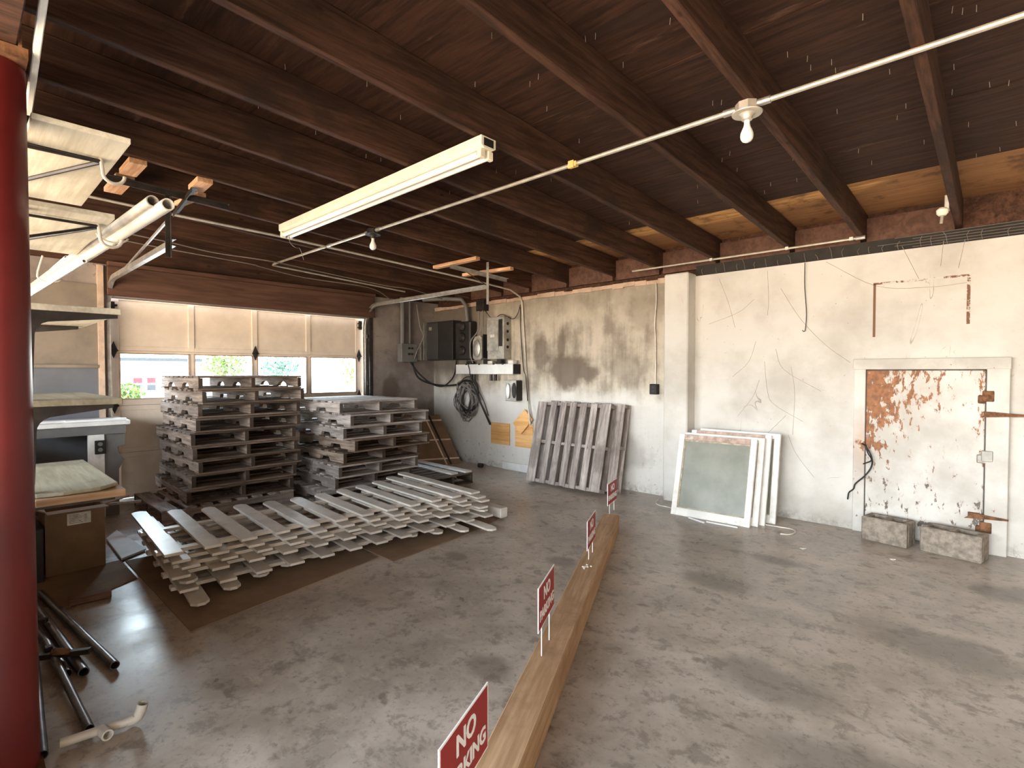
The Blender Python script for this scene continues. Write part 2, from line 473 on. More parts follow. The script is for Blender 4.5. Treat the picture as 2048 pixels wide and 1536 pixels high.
class MB:
    def __init__(self):
        self.v, self.f = [], []

    def add(self, vs, fs):
        o = len(self.v)
        self.v += [Vector(q) for q in vs]
        self.f += [tuple(i + o for i in f) for f in fs]
        return self

    def box(self, x0, x1, y0, y1, z0, z1, mat=None):
        vs = [Vector(q) for q in ((x0, y0, z0), (x1, y0, z0), (x1, y1, z0), (x0, y1, z0), (x0, y0, z1), (x1, y0, z1), (x1, y1, z1), (x0, y1, z1))]
        if mat:
            vs = [mat @ q for q in vs]
        return self.add(vs, ((0, 3, 2, 1), (4, 5, 6, 7), (0, 1, 5, 4), (1, 2, 6, 5), (2, 3, 7, 6), (3, 0, 4, 7)))

    def bar(self, a, b, wd, ht, up=(0, 0, 1)):
        """box beam from a to b, wd across, ht along up"""
        a, b, up = Vector(a), Vector(b), Vector(up)
        d = (b - a).normalized()
        s = d.cross(up).normalized()
        u = s.cross(d).normalized()
        vs = []
        for q in (a, b):
            for i, j in ((-1, -1), (1, -1), (1, 1), (-1, 1)):
                vs.append(q + s * (i * wd / 2) + u * (j * ht / 2))
        return self.add(vs, ((0, 3, 2, 1), (4, 5, 6, 7), (0, 1, 5, 4), (1, 2, 6, 5), (2, 3, 7, 6), (3, 0, 4, 7)))

    def tube(self, pts, r, n=8, hollow=0.0, r_end=None):
        pts = [Vector(q) for q in pts]
        L = len(pts)
        up = Vector((0, 0, 1))
        d0 = (pts[1] - pts[0]).normalized()
        if abs(d0.dot(up)) > 0.95:
            up = Vector((1, 0, 0))
        s = d0.cross(up).normalized()
        rings = []
        for i, q in enumerate(pts):
            d = (pts[min(i + 1, L - 1)] - pts[max(i - 1, 0)]).normalized()
            s = (s - d * s.dot(d)).normalized()
            u = d.cross(s)
            rr = r if r_end is None else r + (r_end - r) * i / (L - 1)
            rings.append([q + (s * math.cos(k * 2 * math.pi / n) + u * math.sin(k * 2 * math.pi / n)) * rr for k in range(n)])
        vs = [q for g in rings for q in g]
        fs = []
        for i in range(L - 1):
            for k in range(n):
                a, b = i * n + k, i * n + (k + 1) % n
                fs.append((a, b, b + n, a + n))
        if not hollow:
            fs.append(tuple(reversed(range(n))))
            fs.append(tuple(range((L - 1) * n, L * n)))
            return self.add(vs, fs)
        o = len(vs)
        inn = []
        for i, g in enumerate(rings):
            inn += [pts[i] + (q - pts[i]) * hollow for q in g]
        vs += inn
        for i in range(L - 1):
            for k in range(n):
                a, b = o + i * n + k, o + i * n + (k + 1) % n
                fs.append((a + n, b + n, b, a))
        for base, flip in ((0, True), ((L - 1) * n, False)):
            for k in range(n):
                a, b = base + k, base + (k + 1) % n
                f = (a, b, o + b, o + a)
                fs.append(tuple(reversed(f)) if not flip else f)
        return self.add(vs, fs)

    def lathe(self, prof, n=20, mat=None):
        """prof: list of (radius, z)"""
        vs, fs = [], []
        for r, z in prof:
            for k in range(n):
                vs.append(Vector((r * math.cos(k * 2 * math.pi / n), r * math.sin(k * 2 * math.pi / n), z)))
        for i in range(len(prof) - 1):
            for k in range(n):
                a, b = i * n + k, i * n + (k + 1) % n
                fs.append((a, b, b + n, a + n))
        fs.append(tuple(reversed(range(n))))
        fs.append(tuple(range((len(prof) - 1) * n, len(prof) * n)))
        if mat:
            vs = [mat @ q for q in vs]
        return self.add(vs, fs)

    def prism(self, poly, h0, h1, fn):
        """poly in 2-D, extruded h0..h1; fn(u, v, h) -> point"""
        n = len(poly)
        vs = [fn(u, v, h0) for u, v in poly] + [fn(u, v, h1) for u, v in poly]
        fs = [tuple(reversed(range(n))), tuple(range(n, 2 * n))]
        fs += [(i, (i + 1) % n, (i + 1) % n + n, i + n) for i in range(n)]
        return self.add(vs, fs)

    def mesh(self, name, mat, smooth=False):
        me = bpy.data.meshes.new(name)
        me.from_pydata(self.v, [], self.f)
        bm = bmesh.new()
        bm.from_mesh(me)
        bmesh.ops.recalc_face_normals(bm, faces=bm.faces)
        bm.to_mesh(me)
        bm.free()
        if smooth:
            me.polygons.foreach_set('use_smooth', [True] * len(me.polygons))
            me.set_sharp_from_angle(angle=R(40))
        me.materials.append(M[mat] if isinstance(mat, str) else mat)
        return me

    def build(self, name, mat, parent=None, world=True, bevel=0.0, smooth=False, centre=False):
        """link as ONE mesh object; vertices are world coordinates unless world=False"""
        loc = None
        if parent is not None and world:
            mw, q_ = Matrix.Identity(4), parent
            while q_ is not None:
                mw, q_ = q_.matrix_basis @ mw, q_.parent
            inv = mw.inverted()
            self.v = [inv @ q for q in self.v]
        elif parent is None:
            lo = [min(q[i] for q in self.v) for i in range(3)]
            hi = [max(q[i] for q in self.v) for i in range(3)]
            loc = Vector(((lo[0] + hi[0]) / 2, (lo[1] + hi[1]) / 2, lo[2]))
            self.v = [q - loc for q in self.v]
        o = bpy.data.objects.new(name, self.mesh(name, mat, smooth))
        C.objects.link(o)
        if loc is not None:
            o.location = loc
        if parent is not None:
            o.parent = parent
        if bevel:
            b = o.modifiers.new('soft_edges', 'BEVEL')
            b.width = bevel
            b.segments = 1
            b.limit_method = 'ANGLE'
        return o


def box(*a):
    return MB().box(*a)


def tag(o, label, cat, group=None):
    o['label'] = label
    o['category'] = cat
    if group:
        o['group'] = group
    return o


def struct(o, label=None):
    o['kind'] = 'structure'
    if label:
        o['label'] = label
    return o


def thing(name, loc, label, cat, rot=(0, 0, 0), group=None):
    o = bpy.data.objects.new(name, None)
    o.empty_display_size = 0.1
    C.objects.link(o)
    o.rotation_euler = rot
    o.location = loc
    o.matrix_basis = Matrix.Translation(loc) @ Euler(rot).to_matrix().to_4x4()
    return tag(o, label, cat, group)


def copy_tree(o, loc, rot, label):
    c = o.copy()
    C.objects.link(c)
    c.matrix_basis = Matrix.Translation(loc) @ Euler(rot).to_matrix().to_4x4()
    c['label'] = label
    for ch in list(o.children):
        d = ch.copy()
        C.objects.link(d)
        d.parent = c
        for g in list(ch.children):
            e = g.copy()
            C.objects.link(e)
            e.parent = d
    return c


def arc(c, r, a0, a1, fn, n=8):
    return [fn(c[0] + r * math.cos(R(a0 + (a1 - a0) * i / n)), c[1] + r * math.sin(R(a0 + (a1 - a0) * i / n))) for i in range(n + 1)]


def smooth_path(pts, n=6):
    """Catmull-Rom through the points"""
    P = [Vector(q) for q in pts]
    P = [P[0] * 2 - P[1]] + P + [P[-1] * 2 - P[-2]]
    out = []
    for i in range(1, len(P) - 2):
        for k in range(n):
            s = k / n
            a, b, c_, d = P[i - 1], P[i], P[i + 1], P[i + 2]
            out.append(0.5 * ((2 * b) + (c_ - a) * s + (2 * a - 5 * b + 4 * c_ - d) * s * s + (3 * b - a - 3 * c_ + d) * s ** 3))
    out.append(P[-2])
    return out


# ------------------------------------------------------------------ the setting
WX, WY = -6.85, 5.455           # back wall face, right wall face
SL = 0.0514                     # the roof falls towards the right wall


def jz(y):                      # underside of the joists
    return 2.56 + SL * (5.3 - y)


JH = 0.225                      # joist height
XR, YF = 2.6, DOOR[2]           # end wall behind the camera, open-bay wall
struct(box(-7.3, XR + 0.2, YF - 0.25, WY + 0.2, -0.2, 0.0).build('floor', 'floor'))
m = MB()
m.add([(-7.3, YF - 0.25, jz(YF - 0.25) + JH), (XR + 0.2, YF - 0.25, jz(YF - 0.25) + JH), (XR + 0.2, 4.66, jz(4.66) + JH), (-7.3, 4.66, jz(4.66) + JH),
       (-7.3, YF - 0.25, jz(YF - 0.25) + JH + 0.1), (XR + 0.2, YF - 0.25, jz(YF - 0.25) + JH + 0.1), (XR + 0.2, 4.66, jz(4.66) + JH + 0.1), (-7.3, 4.66, jz(4.66) + JH + 0.1)],
      ((0, 1, 2, 3), (4, 7, 6, 5), (0, 4, 5, 1), (1, 5, 6, 2), (2, 6, 7, 3), (3, 7, 4, 0)))
# sheet seams and shadow gap strips of the old plywood
for ys in (2.49, 1.27, 3.71):
    m.box(-7.2, XR, ys - 0.012, ys + 0.012, jz(ys) + JH - 0.004, jz(ys) + JH + 0.004)
struct(m.build('ceiling', 'sheathing'))
m = MB()
for z0 in (0.0,):
    m.add([(-7.3, 4.66, jz(4.66) + JH + 0.012), (XR + 0.2, 4.66, jz(4.66) + JH + 0.012), (XR + 0.2, 5.7, jz(5.7) + JH + 0.012), (-7.3, 5.7, jz(5.7) + JH + 0.012),
           (-7.3, 4.66, jz(4.66) + JH + 0.1), (XR + 0.2, 4.66, jz(4.66) + JH + 0.1), (XR + 0.2, 5.7, jz(5.7) + JH + 0.1), (-7.3, 5.7, jz(5.7) + JH + 0.1)],
          ((0, 1, 2, 3), (4, 7, 6, 5), (0, 4, 5, 1), (1, 5, 6, 2), (2, 6, 7, 3), (3, 7, 4, 0)))
struct(m.build('ceiling_sheet', 'fresh_ply'))
struct(box(-7.3, XR + 0.2, WY, WY + 0.2, 0, 2.42).build('wall_right', 'wall_right'))
# darkened wood above the wall, behind the joist ends
struct(box(-7.3, XR + 0.2, WY + 0.09, WY + 0.2, 2.42, 2.80).build('trim_1', 'joist_wood'))
# masonry pilaster
m = MB()
m.box(-2.67, -2.40, 5.27, WY + 0.02, 0, 2.445)
struct(m.build('wall_pilaster', 'wall_right', bevel=0.012))
# crumbled plaster ledge along the wall top left of the pilaster
m = MB()
for k in range(28):
    xa = -6.8 + k * 0.147
    m.box(xa, xa + 0.15, WY - 0.012 - random.random() * 0.02, WY + 0.05, 2.385 + random.random() * 0.015, 2.43 + random.random() * 0.022)
struct(m.build('trim_2', 'cream_wood'))
# back wall around the overhead door opening (y 1.17..4.24, up to 2.22)
m = MB()
m.box(WX - 0.15, WX, YF - 0.2, 1.13, 0, 2.52)
m.box(WX - 0.15, WX, 4.26, WY + 0.2, 0, 2.52)
m.box(WX - 0.15, WX, 1.13, 4.26, 2.19, 2.52)
struct(m.build('wall_back', 'wall_back'))
struct(box(WX - 0.15, WX + 0.02, YF - 0.2, WY + 0.1, 2.52, 3.02).build('trim_13', 'joist_wood'))
struct(box(WX - 0.012, WX + 0.06, 1.13, 4.30, 2.20, 2.50).build('trim_3', 'header_wood', bevel=0.004))
struct(box(WX + 0.0, WX + 0.10, 1.13, 4.30, 2.50, 2.545).build('trim_4', 'header_wood', bevel=0.004))
# tan board lining and pale jamb at the left of the overhead door
m = MB()
m.box(WX, WX + 0.015, 0.2, 1.05, 1.47, 2.30)
struct(m.build('trim_5', 'tan_board'))
struct(box(WX, WX + 0.02, 0.2, 1.05, 0.0, 1.44).build('trim_6', 'grey_panel'))
struct(box(WX, WX + 0.05, 0.2, 1.05, 1.44, 1.47).build('trim_7', 'tan_board'))
m = MB()
m.box(WX - 0.02, WX + 0.045, 1.05, 1.10, 0, 2.5)
struct(m.build('trim_8', 'cream_wood'))
struct(box(WX - 0.05, WX + 0.012, 4.245, 4.30, 0, 2.2).build('trim_9', 'dark_steel'))
# end wall and open-bay wall (behind the camera)
struct(box(XR, XR + 0.2, YF - 0.2, WY + 0.2, 0, 3.0).build('wall_front', 'wall_plain'))
m = MB()
m.box(-7.3, DOOR[0], YF - 0.2, YF, 0, 3.05)
m.box(DOOR[1], XR + 0.2, YF - 0.2, YF, 0, 3.05)
m.box(DOOR[0], DOOR[1], YF - 0.2, YF, DOOR[3], 3.05)
struct(m.build('wall_left', 'wall_plain'))

struct(box(-6.85, -1.95, -0.32, -0.17, 0, 1.0).build('wall_light_blocker', 'wall_plain'))  # unseen low wall added to keep bay daylight off the floor by the rack
# joists
JX = [(-6.40, 'eleventh'), (-6.02, 'tenth'), (-5.33, 'ninth'), (-4.79, 'eighth'), (-4.15, 'seventh'), (-3.45, 'sixth'), (-2.84, 'fifth'), (-2.20, 'fourth'), (-1.49, 'third'), (-0.92, 'second'), (-0.285, 'first')]
LJ = {'first': 'dark ceiling joist with an open lamp clip near the right wall, rightmost of all', 'second': 'dark joist carrying the conduit box with the near bare bulb',
      'eleventh': 'dark ceiling joist closest to the garage door'}
for x, nth in JX:
    m = MB()
    y0, y1 = YF + 0.0, WY + 0.085
    vs = []
    for y in (y0, y1):
        vs += [(x, y, jz(y)), (x + 0.046, y, jz(y)), (x + 0.046, y, jz(y) + JH - 0.001), (x, y, jz(y) + JH - 0.001)]
    m.add(vs, ((0, 3, 2, 1), (4, 5, 6, 7), (0, 1, 5, 4), (1, 2, 6, 5), (2, 3, 7, 6), (3, 0, 4, 7)))
    tag(m.build('ceiling_joist', 'joist_wood', bevel=0.004), LJ.get(nth, 'dark brown ceiling joist, %s counting from the right end of the room' % nth), 'joist', 'ceiling joists')
# solid blocking between the joists over the right wall
m = MB()
xs = [q[0] for q in JX]
for a, b in zip(xs[:-1], xs[1:]):
    m.box(a + 0.046, b, WY + 0.03, WY + 0.07, 2.50, 2.735)
struct(m.build('trim_10', 'header_wood'))

# dark metal lath along the top of the white wall
m = MB()
m.box(-2.40, 2.4, WY + 0.01, WY + 0.03, 2.42, 2.53)
ll = thing('metal_lath', (-1.0, WY, 2.42), 'dark torn metal lath strip along the top of the white wall', 'lath')
m.build('backing_strip', 'lath_dark', ll)
m = MB()
for i in range(5):
    zz = 2.435 + i * 0.022
    m.tube([(-0.55 - 0.12 * (i % 3), WY - 0.004, zz), (2.3, WY - 0.004, zz + 0.004)], 0.0022, 5)
m.build('lath_wire', 'grey_cable', ll)
m = MB()
for i in range(26):
    xx = -2.3 + i * 0.105 + random.uniform(-0.03, 0.03)
    hh = random.uniform(0.05, 0.11)
    m.tube([(xx, WY - 0.006, 2.425), (xx - 0.008, WY - 0.012, 2.425 + hh * 0.6), (xx - random.uniform(-0.01, 0.03), WY - 0.006, 2.425 + hh)], 0.002, 4)
m.build('wire_tie', 'grey_cable', ll)['kind'] = 'stuff'

# creases and scratches in the white paint
m = MB()
SCR = [[(-1.18, 2.40), (-0.80, 2.14), (-0.45, 2.09), (-0.2, 2.10)], [(-0.62, 2.45), (-0.50, 2.15)], [(-1.56, 2.20), (-1.38, 1.90), (-1.18, 1.65), (-0.98, 1.48)],
       [(-1.68, 2.38), (-1.665, 2.1), (-1.67, 1.95)], [(-1.70, 1.50), (-1.66, 1.20), (-1.60, 1.08), (-1.35, 0.93)], [(-1.50, 0.98), (-1.66, 0.80)], [(-1.46, 1.45), (-1.42, 1.2), (-1.44, 0.80)],
       [(-0.35, 2.45), (-0.37, 2.25)], [(-0.22, 2.44), (-0.26, 2.22)], [(-1.60, 1.62), (-1.52, 1.42), (-1.20, 1.22)], [(-2.15, 2.36), (-2.05, 2.1), (-1.98, 1.85)], [(-2.25, 1.9), (-1.95, 2.0), (-1.80, 2.12)],
       [(-1.48, 0.80), (-1.40, 0.62), (-1.25, 0.42)], [(-2.0, 1.35), (-1.85, 1.5), (-1.78, 1.7)], [(-1.95, 0.95), (-1.80, 1.15), (-1.74, 1.32)]]
for q in SCR:
    m.tube(smooth_path([(a + 0.004 * math.sin(9 * b), WY, b) for a, b in q], 5), 0.0017, 4)
struct(m.build('trim_12', 'crease'))

# ------------------------------------------------------------------ overhead garage door
DX = -7.05
gd = bpy.data.objects.new('door_1', None)
C.objects.link(gd)
gd.location = (DX, 2.7, 0)
gd.matrix_basis = Matrix.Translation((DX, 2.7, 0))
struct(gd, 'cream sectional overhead garage door with a row of four windows')
ys0, ys1 = 1.11, 4.285
secs = [(0.004, 0.506), (0.508, 1.026), (1.028, 1.631), (1.633, 2.24)]
gy = [(1.27, 1.937), (2.0, 2.659), (2.727, 3.377), (3.442, 4.141)]
for i, (z0, z1) in enumerate(secs):
    m = MB()
    x0, x1 = DX - 0.04, DX
    if i == 2:      # windowed section: rails and stiles around four openings
        wz0, wz1 = 1.10, 1.60
        m.box(x0, x1, ys0, ys1, z0, wz0)
        m.box(x0, x1, ys0, ys1, wz1, z1)
        e = [ys0] + [q for g in gy for q in g] + [ys1]
        for k in range(0, len(e), 2):
            m.box(x0, x1, e[k], e[k + 1], wz0, wz1)
    else:
        m.box(x0 + 0.002, x1 - 0.014, ys0, ys1, z0, z1)      # recessed panels
        e = [ys0] + [q for g in gy for q in g] + [ys1]
        for k in range(0, len(e), 2):
            m.box(x0, x1, e[k], e[k + 1], z0, z1)
        for k in range(0, len(e) - 1, 1):
            if k % 2:
                continue
        for a, b in gy:
            m.box(x0, x1, a, b, z0, z0 + 0.05)
            m.box(x0, x1, a, b, z1 - 0.055, z1)
    m.box(x0 - 0.02, x0 + 0.001, ys0, ys1, z1 - 0.03, z1 + 0.03)      # lapped joint
    ds_ = m.build('door_section', 'door_cream', gd, bevel=0.003)
    if i == 2:
        for a, b in gy:
            box(DX - 0.026, DX - 0.021, a - 0.004, b + 0.004, 1.097, 1.603).build('window_pane', 'clear_glass', ds_)
            fr = MB()
            for (ya, yb, za, zb) in ((a - 0.012, a + 0.006, 1.09, 1.61), (b - 0.006, b + 0.012, 1.09, 1.61), (a, b, 1.09, 1.106), (a, b, 1.594, 1.61)):
                fr.box(DX - 0.002, DX + 0.006, ya, yb, za, zb)
            fr.build('window_bead', 'cream_wood', ds_)
for zz in (1.632, 1.027, 0.508):
    for yy in (1.215, 2.695, 4.19):
        m = MB()
        m.prism([(-0.035, 0.01), (0, 0.10), (0.035, 0.01), (0.03, -0.01), (0.0, -0.085), (-0.03, -0.01)], 0, 0.012, lambda u, v, h, yy=yy, zz=zz: Vector((DX + h, yy + u, zz + v)))
        m.tube([(DX + 0.014, yy - 0.04, zz), (DX + 0.014, yy + 0.04, zz)], 0.009, 6)
        m.build('hinge', 'dark_steel', gd)
m = MB()
m.box(DX, DX + 0.02, 4.19, 4.235, 2.03, 2.16)
m.box(DX, DX + 0.05, 4.17, 4.22, 2.05, 2.07)
m.box(DX, DX + 0.05, 4.17, 4.22, 2.11, 2.13)
m.build('roller_bracket', 'dark_steel', gd)
m = MB()
m.box(DX, DX + 0.02, 1.175, 1.23, 2.03, 2.16)
m.box(DX, DX + 0.05, 1.19, 1.25, 2.05, 2.07)
m.box(DX, DX + 0.05, 1.19, 1.25, 2.11, 2.13)
m.build('roller_bracket', 'dark_steel', gd)


def track(side, y, xend, label, zt):
    tr = thing('door_track', (-6.9, y, 0), label, 'door track', group='overhead door tracks')
    # curved channel: vertical leg, bend, horizontal leg
    path = [(-6.93, y, 0.05), (-6.93, y, zt - 0.34)] + [(-6.59 + 0.34 * math.cos(R(180 - a)), y, zt - 0.34 + 0.34 * math.sin(R(180 - a))) for a in range(10, 91, 10)] + [(xend, y, zt)]
    m = MB()
    P = [Vector(q) for q in path]
    prof = [(-0.028, -side * 0.02), (-0.022, side * 0.014), (0.022, side * 0.014), (0.028, -side * 0.02)]
    rings = []
    for i, q in enumerate(P):
        d = (P[min(i + 1, len(P) - 1)] - P[max(i - 1, 0)]).normalized()
        nrm = Vector((-d.z, 0, d.x))
        rings.append([q + nrm * a + Vector((0, b, 0)) for a, b in prof] + [q + nrm * (a * 0.86) + Vector((0, b - side * 0.004, 0)) for a, b in reversed(prof)])
    vs = [q for g in rings for q in g]
    n = len(rings[0])
    fs = [(i * n + k, i * n + (k + 1) % n, (i + 1) * n + (k + 1) % n, (i + 1) * n + k) for i in range(len(rings) - 1) for k in range(n)]
    fs += [tuple(reversed(range(n))), tuple(range((len(rings) - 1) * n, len(rings) * n))]
    m.add(vs, fs)
    m.build('channel', 'galvanised', tr)
    m = MB()
    for zz in (0.5, 1.2, 1.9):
        m.box(-6.95, -6.86, y + 0.015 * side, y + 0.02 * side + 0.01, zz, zz + 0.05)
    m.build('wall_clip', 'galvanised', tr)
    return tr


tk = track(1, 4.23, -4.36, 'galvanised door track curving from the wall beside the electric boxes', 2.375)
m = MB()
m.bar((-4.36, 4.262, 2.18), (-4.36, 4.262, jz(4.262) + 0.05), 0.035, 0.004, (1, 0, 0))
m.bar((-4.345, 4.25, 2.18), (-4.345, 4.25, jz(4.262) + 0.05), 0.004, 0.035, (1, 0, 0))
m.build('perforated_hanger', 'galvanised', tk)
m = MB()
m.bar((-4.37, 4.26, 2.40), (-4.75, 4.30, jz(4.26) - 0.01), 0.014, 0.006)
m.build('brace', 'dark_steel', tk)
tk = track(-1, 1.15, -4.53, 'door track ending below the wood blocks at the left of the room', 2.365)
m = MB()
m.bar((-4.53, 1.12, 2.25), (-4.53, 1.12, jz(1.12) - 0.02), 0.035, 0.004, (1, 0, 0))
m.bar((-4.515, 1.135, 2.25), (-4.515, 1.135, jz(1.12) - 0.02), 0.004, 0.035, (1, 0, 0))
m.build('perforated_hanger', 'dark_steel', tk)
m = MB()
m.bar((-4.55, 1.14, 2.55), (-6.3, 1.14, 2.34), 0.012, 0.02)
m.build('brace', 'galvanised', tk)

# wood blocks and slotted angles that carry the tracks
WB = [((-4.84, 3.875), (-4.11, 3.875), 0.065, 'far pale wood block bridging joists above the right door track'),
      ((-4.86, 4.34), (-4.12, 4.42), 0.065, 'near pale wood block bridging joists above the right door track'),
      ((-4.13, 0.86), (-4.42, 0.86), 0.10, 'short pale wood block nearest the hanging shelves under the joists'),
      ((-4.52, 0.865), (-4.94, 0.865), 0.11, 'pale wood block second from the hanging shelves under the joists'),
      ((-4.12, 1.25), (-4.36, 1.26), 0.10, 'pale wood block above the slotted angle of the left track'),
      ((-4.46, 1.33), (-4.86, 1.275), 0.06, 'narrow pale wood block behind the left track hanger')]
for a, b, wd, lb in WB:
    m = MB()
    m.bar((a[0], a[1], jz(a[1]) - 0.019), (b[0], b[1], jz(b[1]) - 0.019), wd, 0.036)
    tag(m.build('wood_block', 'block_wood', bevel=0.003), lb, 'wood block', 'track support blocks')


def slotted(a, b, label, mat):
    m = MB()
    a, b = Vector(a), Vector(b)
    m.bar(a, b, 0.04, 0.004)
    d = (b - a).normalized()
    s = Vector((-d.y, d.x, 0))
    m.bar(a + s * 0.02 - Vector((0, 0, 0.018)), b + s * 0.02 - Vector((0, 0, 0.018)), 0.004, 0.04)
    n = int((b - a).length / 0.05)
    for i in range(n):
        q = a + d * (0.025 + 0.05 * i) + s * 0.017 - Vector((0, 0, 0.018))
        m.bar(q - d * 0.008, q + d * 0.008, 0.002, 0.012)
    tag(m.build('slotted_angle', mat), label, 'bracket', 'slotted track angles')


slotted((-4.50, 3.83, jz(3.83) - 0.042), (-4.47, 4.72, jz(4.72) - 0.042), 'slotted steel angle under two pale wood blocks by the right track', 'galvanised')
slotted((-4.50, 0.74, jz(0.74) - 0.042), (-4.46, 1.52, jz(1.52) - 0.042), 'dark slotted angle spanning wood blocks above the left track', 'dark_steel')
slotted((-4.25, 1.22, jz(1.22) - 0.052), (-5.02, 1.30, jz(1.28) - 0.052), 'dark slotted angle running over the end of the left track', 'dark_steel')

# ------------------------------------------------------------------ ceiling services
YC = 2.652
zc = jz(YC) - 0.014
m = MB()
m.tube([(2.4, YC, zc), (-6.34, YC, zc), (-6.42, YC + 0.02, zc), (-6.45, YC + 0.10, zc), (-6.45, 4.6, jz(4.6) - 0.014)], 0.0125, 10)
cd = thing('ceiling_conduit', (0, YC, zc), 'long galvanised conduit crossing under the joists past both bare bulbs', 'conduit')
m.build('pipe', 'conduit_steel', cd, smooth=True)
for xx in (-0.84, -1.0, -4.12, -4.30, -5.0):
    m = MB()
    m.tube([(xx - 0.03, YC, zc), (xx + 0.03, YC, zc)], 0.0175, 10)
    m.build('coupling', 'galvanised', cd, smooth=True)


def bulb_lamp(x, label, mat):
    b = thing('bulb_lamp', (x, YC, zc + 0.012), label, 'bare bulb lamp', group='bare bulb lamps')
    z = zc + 0.014
    m = MB()
    m.lathe([(0.052, z - 0.042), (0.054, z - 0.04), (0.054, z + 0.0)], 8, Matrix.Translation((x, YC, 0)) @ Matrix.Rotation(R(22), 4, 'Z'))
    m.build('junction_box', mat, b)
    m = MB()
    m.lathe([(0.068, z - 0.050), (0.070, z - 0.046), (0.066, z - 0.0425)], 24, Matrix.Translation((x, YC, 0)))
    m.lathe([(0.018, z - 0.082), (0.024, z - 0.078), (0.026, z - 0.062), (0.038, z - 0.050)], 20, Matrix.Translation((x, YC, 0)))
    m.build('lampholder', mat, b, smooth=True)
    m = MB()
    zb = z - 0.080
    pr = [(0.013, 0.0), (0.0135, -0.018), (0.016, -0.030), (0.0225, -0.045), (0.0285, -0.060), (0.030, -0.074), (0.028, -0.088), (0.021, -0.099), (0.010, -0.105), (0.001, -0.106)]
    m.lathe([(r, zb + d) for r, d in pr], 20, Matrix.Translation((x, YC, 0)))
    m.build('bulb', 'bulb_glass', b, smooth=True)


bulb_lamp(-0.917, 'bare bulb in a pale porcelain holder on the conduit, nearest the camera', 'conduit_steel')
bulb_lamp(-4.206, 'far bare bulb in a dark holder behind the fluorescent lamp', 'dark_enamel')
m = MB()
m.box(-1.985, -1.925, YC - 0.014, YC + 0.014, zc - 0.017, zc + 0.013)
m.box(-1.98, -1.94, YC - 0.02, YC - 0.012, zc - 0.024, zc + 0.02)
tag(m.build('tape_tag', 'orange_tag'), 'torn orange tape wrapped around the long ceiling conduit', 'tape')

# fluorescent fixture
fx0, fx1, fy0, fy1 = -4.76, -2.13, 2.035, 2.15
ft = jz(2.09) - 0.003
fl = thing('fluorescent_lamp', ((fx0 + fx1) / 2, 2.09, ft), 'long cream twin tube fluorescent lamp fixed under the joists', 'lamp')
m = MB()
m.prism([(fy0, ft - 0.002), (fy1, ft - 0.002), (fy1, ft - 0.055), (fy1 - 0.022, ft - 0.068), (fy0 + 0.022, ft - 0.068), (fy0, ft - 0.055)], fx0, fx1, lambda u, v, h: Vector((h, u, v)))
m.build('housing', 'lamp_white', fl, bevel=0.002)
for yy in (2.062, 2.124):
    m = MB()
    m.tube([(fx0 + 0.05, yy, ft - 0.094), (fx1 - 0.05, yy, ft - 0.094)], 0.0185, 12)
    m.build('tube', 'tube_glass', fl, smooth=True)
    for xx in (fx0 + 0.03, fx1 - 0.03):
        m = MB()
        m.box(xx - 0.016, xx + 0.016, yy - 0.022, yy + 0.022, ft - 0.118, ft - 0.066)
        m.build('socket', 'lamp_white', fl, bevel=0.006)
m = MB()
m.box(fx1 - 0.001, fx1 + 0.002, fy0 + 0.02, fy1 - 0.02, ft - 0.055, ft - 0.012)
m.build('end_opening', 'dark_enamel', fl)
m = MB()
m.tube(smooth_path([(fx0 + 0.1, 2.08, ft - 0.08), (fx0 + 0.08, 2.10, ft - 0.16), (fx0 + 0.12, 2.13, ft - 0.21), (fx0 + 0.02, 2.22, ft - 0.19), (-4.9, 2.33, ft - 0.25)]), 0.003, 5)
m.build('pull_cord', 'grey_cable', fl)

# conduit running toward the right wall under the joists
m = MB()
pts = [(-5.27, 0.4, jz(0.4) - 0.02), (-5.20, 1.3, jz(1.3) - 0.02), (-5.08, 2.2, jz(2.2) - 0.02), (-4.97, 4.6, jz(4.6) - 0.02), (-4.93, 5.25, jz(5.25) - 0.04), (-4.885, 5.40, 2.44), (-4.87, 5.43, 2.36), (-4.80, 5.435, 1.42), (-4.78, 5.43, 1.2), (-4.74, 5.41, 0.95), (-4.672, 5.38, 0.67)]
cw = thing('wall_conduit', (-4.9, 5.0, 2.4), 'cream conduit crossing the joists then dropping down the wall behind the meter', 'conduit')
m.tube(pts, 0.0125, 8)
m.build('pipe', 'conduit_steel', cw, smooth=True)
m = MB()
m.tube(smooth_path([(-4.885, 5.41, 2.30), (-4.86, 5.39, 2.0), (-4.835, 5.40, 1.6), (-4.80, 5.385, 1.42), (-4.775, 5.40, 1.33), (-4.74, 5.40, 1.0)]), 0.006, 6)
m.build('cable', 'black_rubber', cw)
m = MB()
m.tube(smooth_path([(-5.55, 5.36, 2.31), (-5.40, 5.38, 2.17), (-5.22, 5.39, 2.22), (-5.02, 5.39, 2.14), (-4.93, 5.40, 2.20), (-4.885, 5.41, 2.33)]), 0.005, 6)
m.build('cable_loop', 'black_rubber', cw)
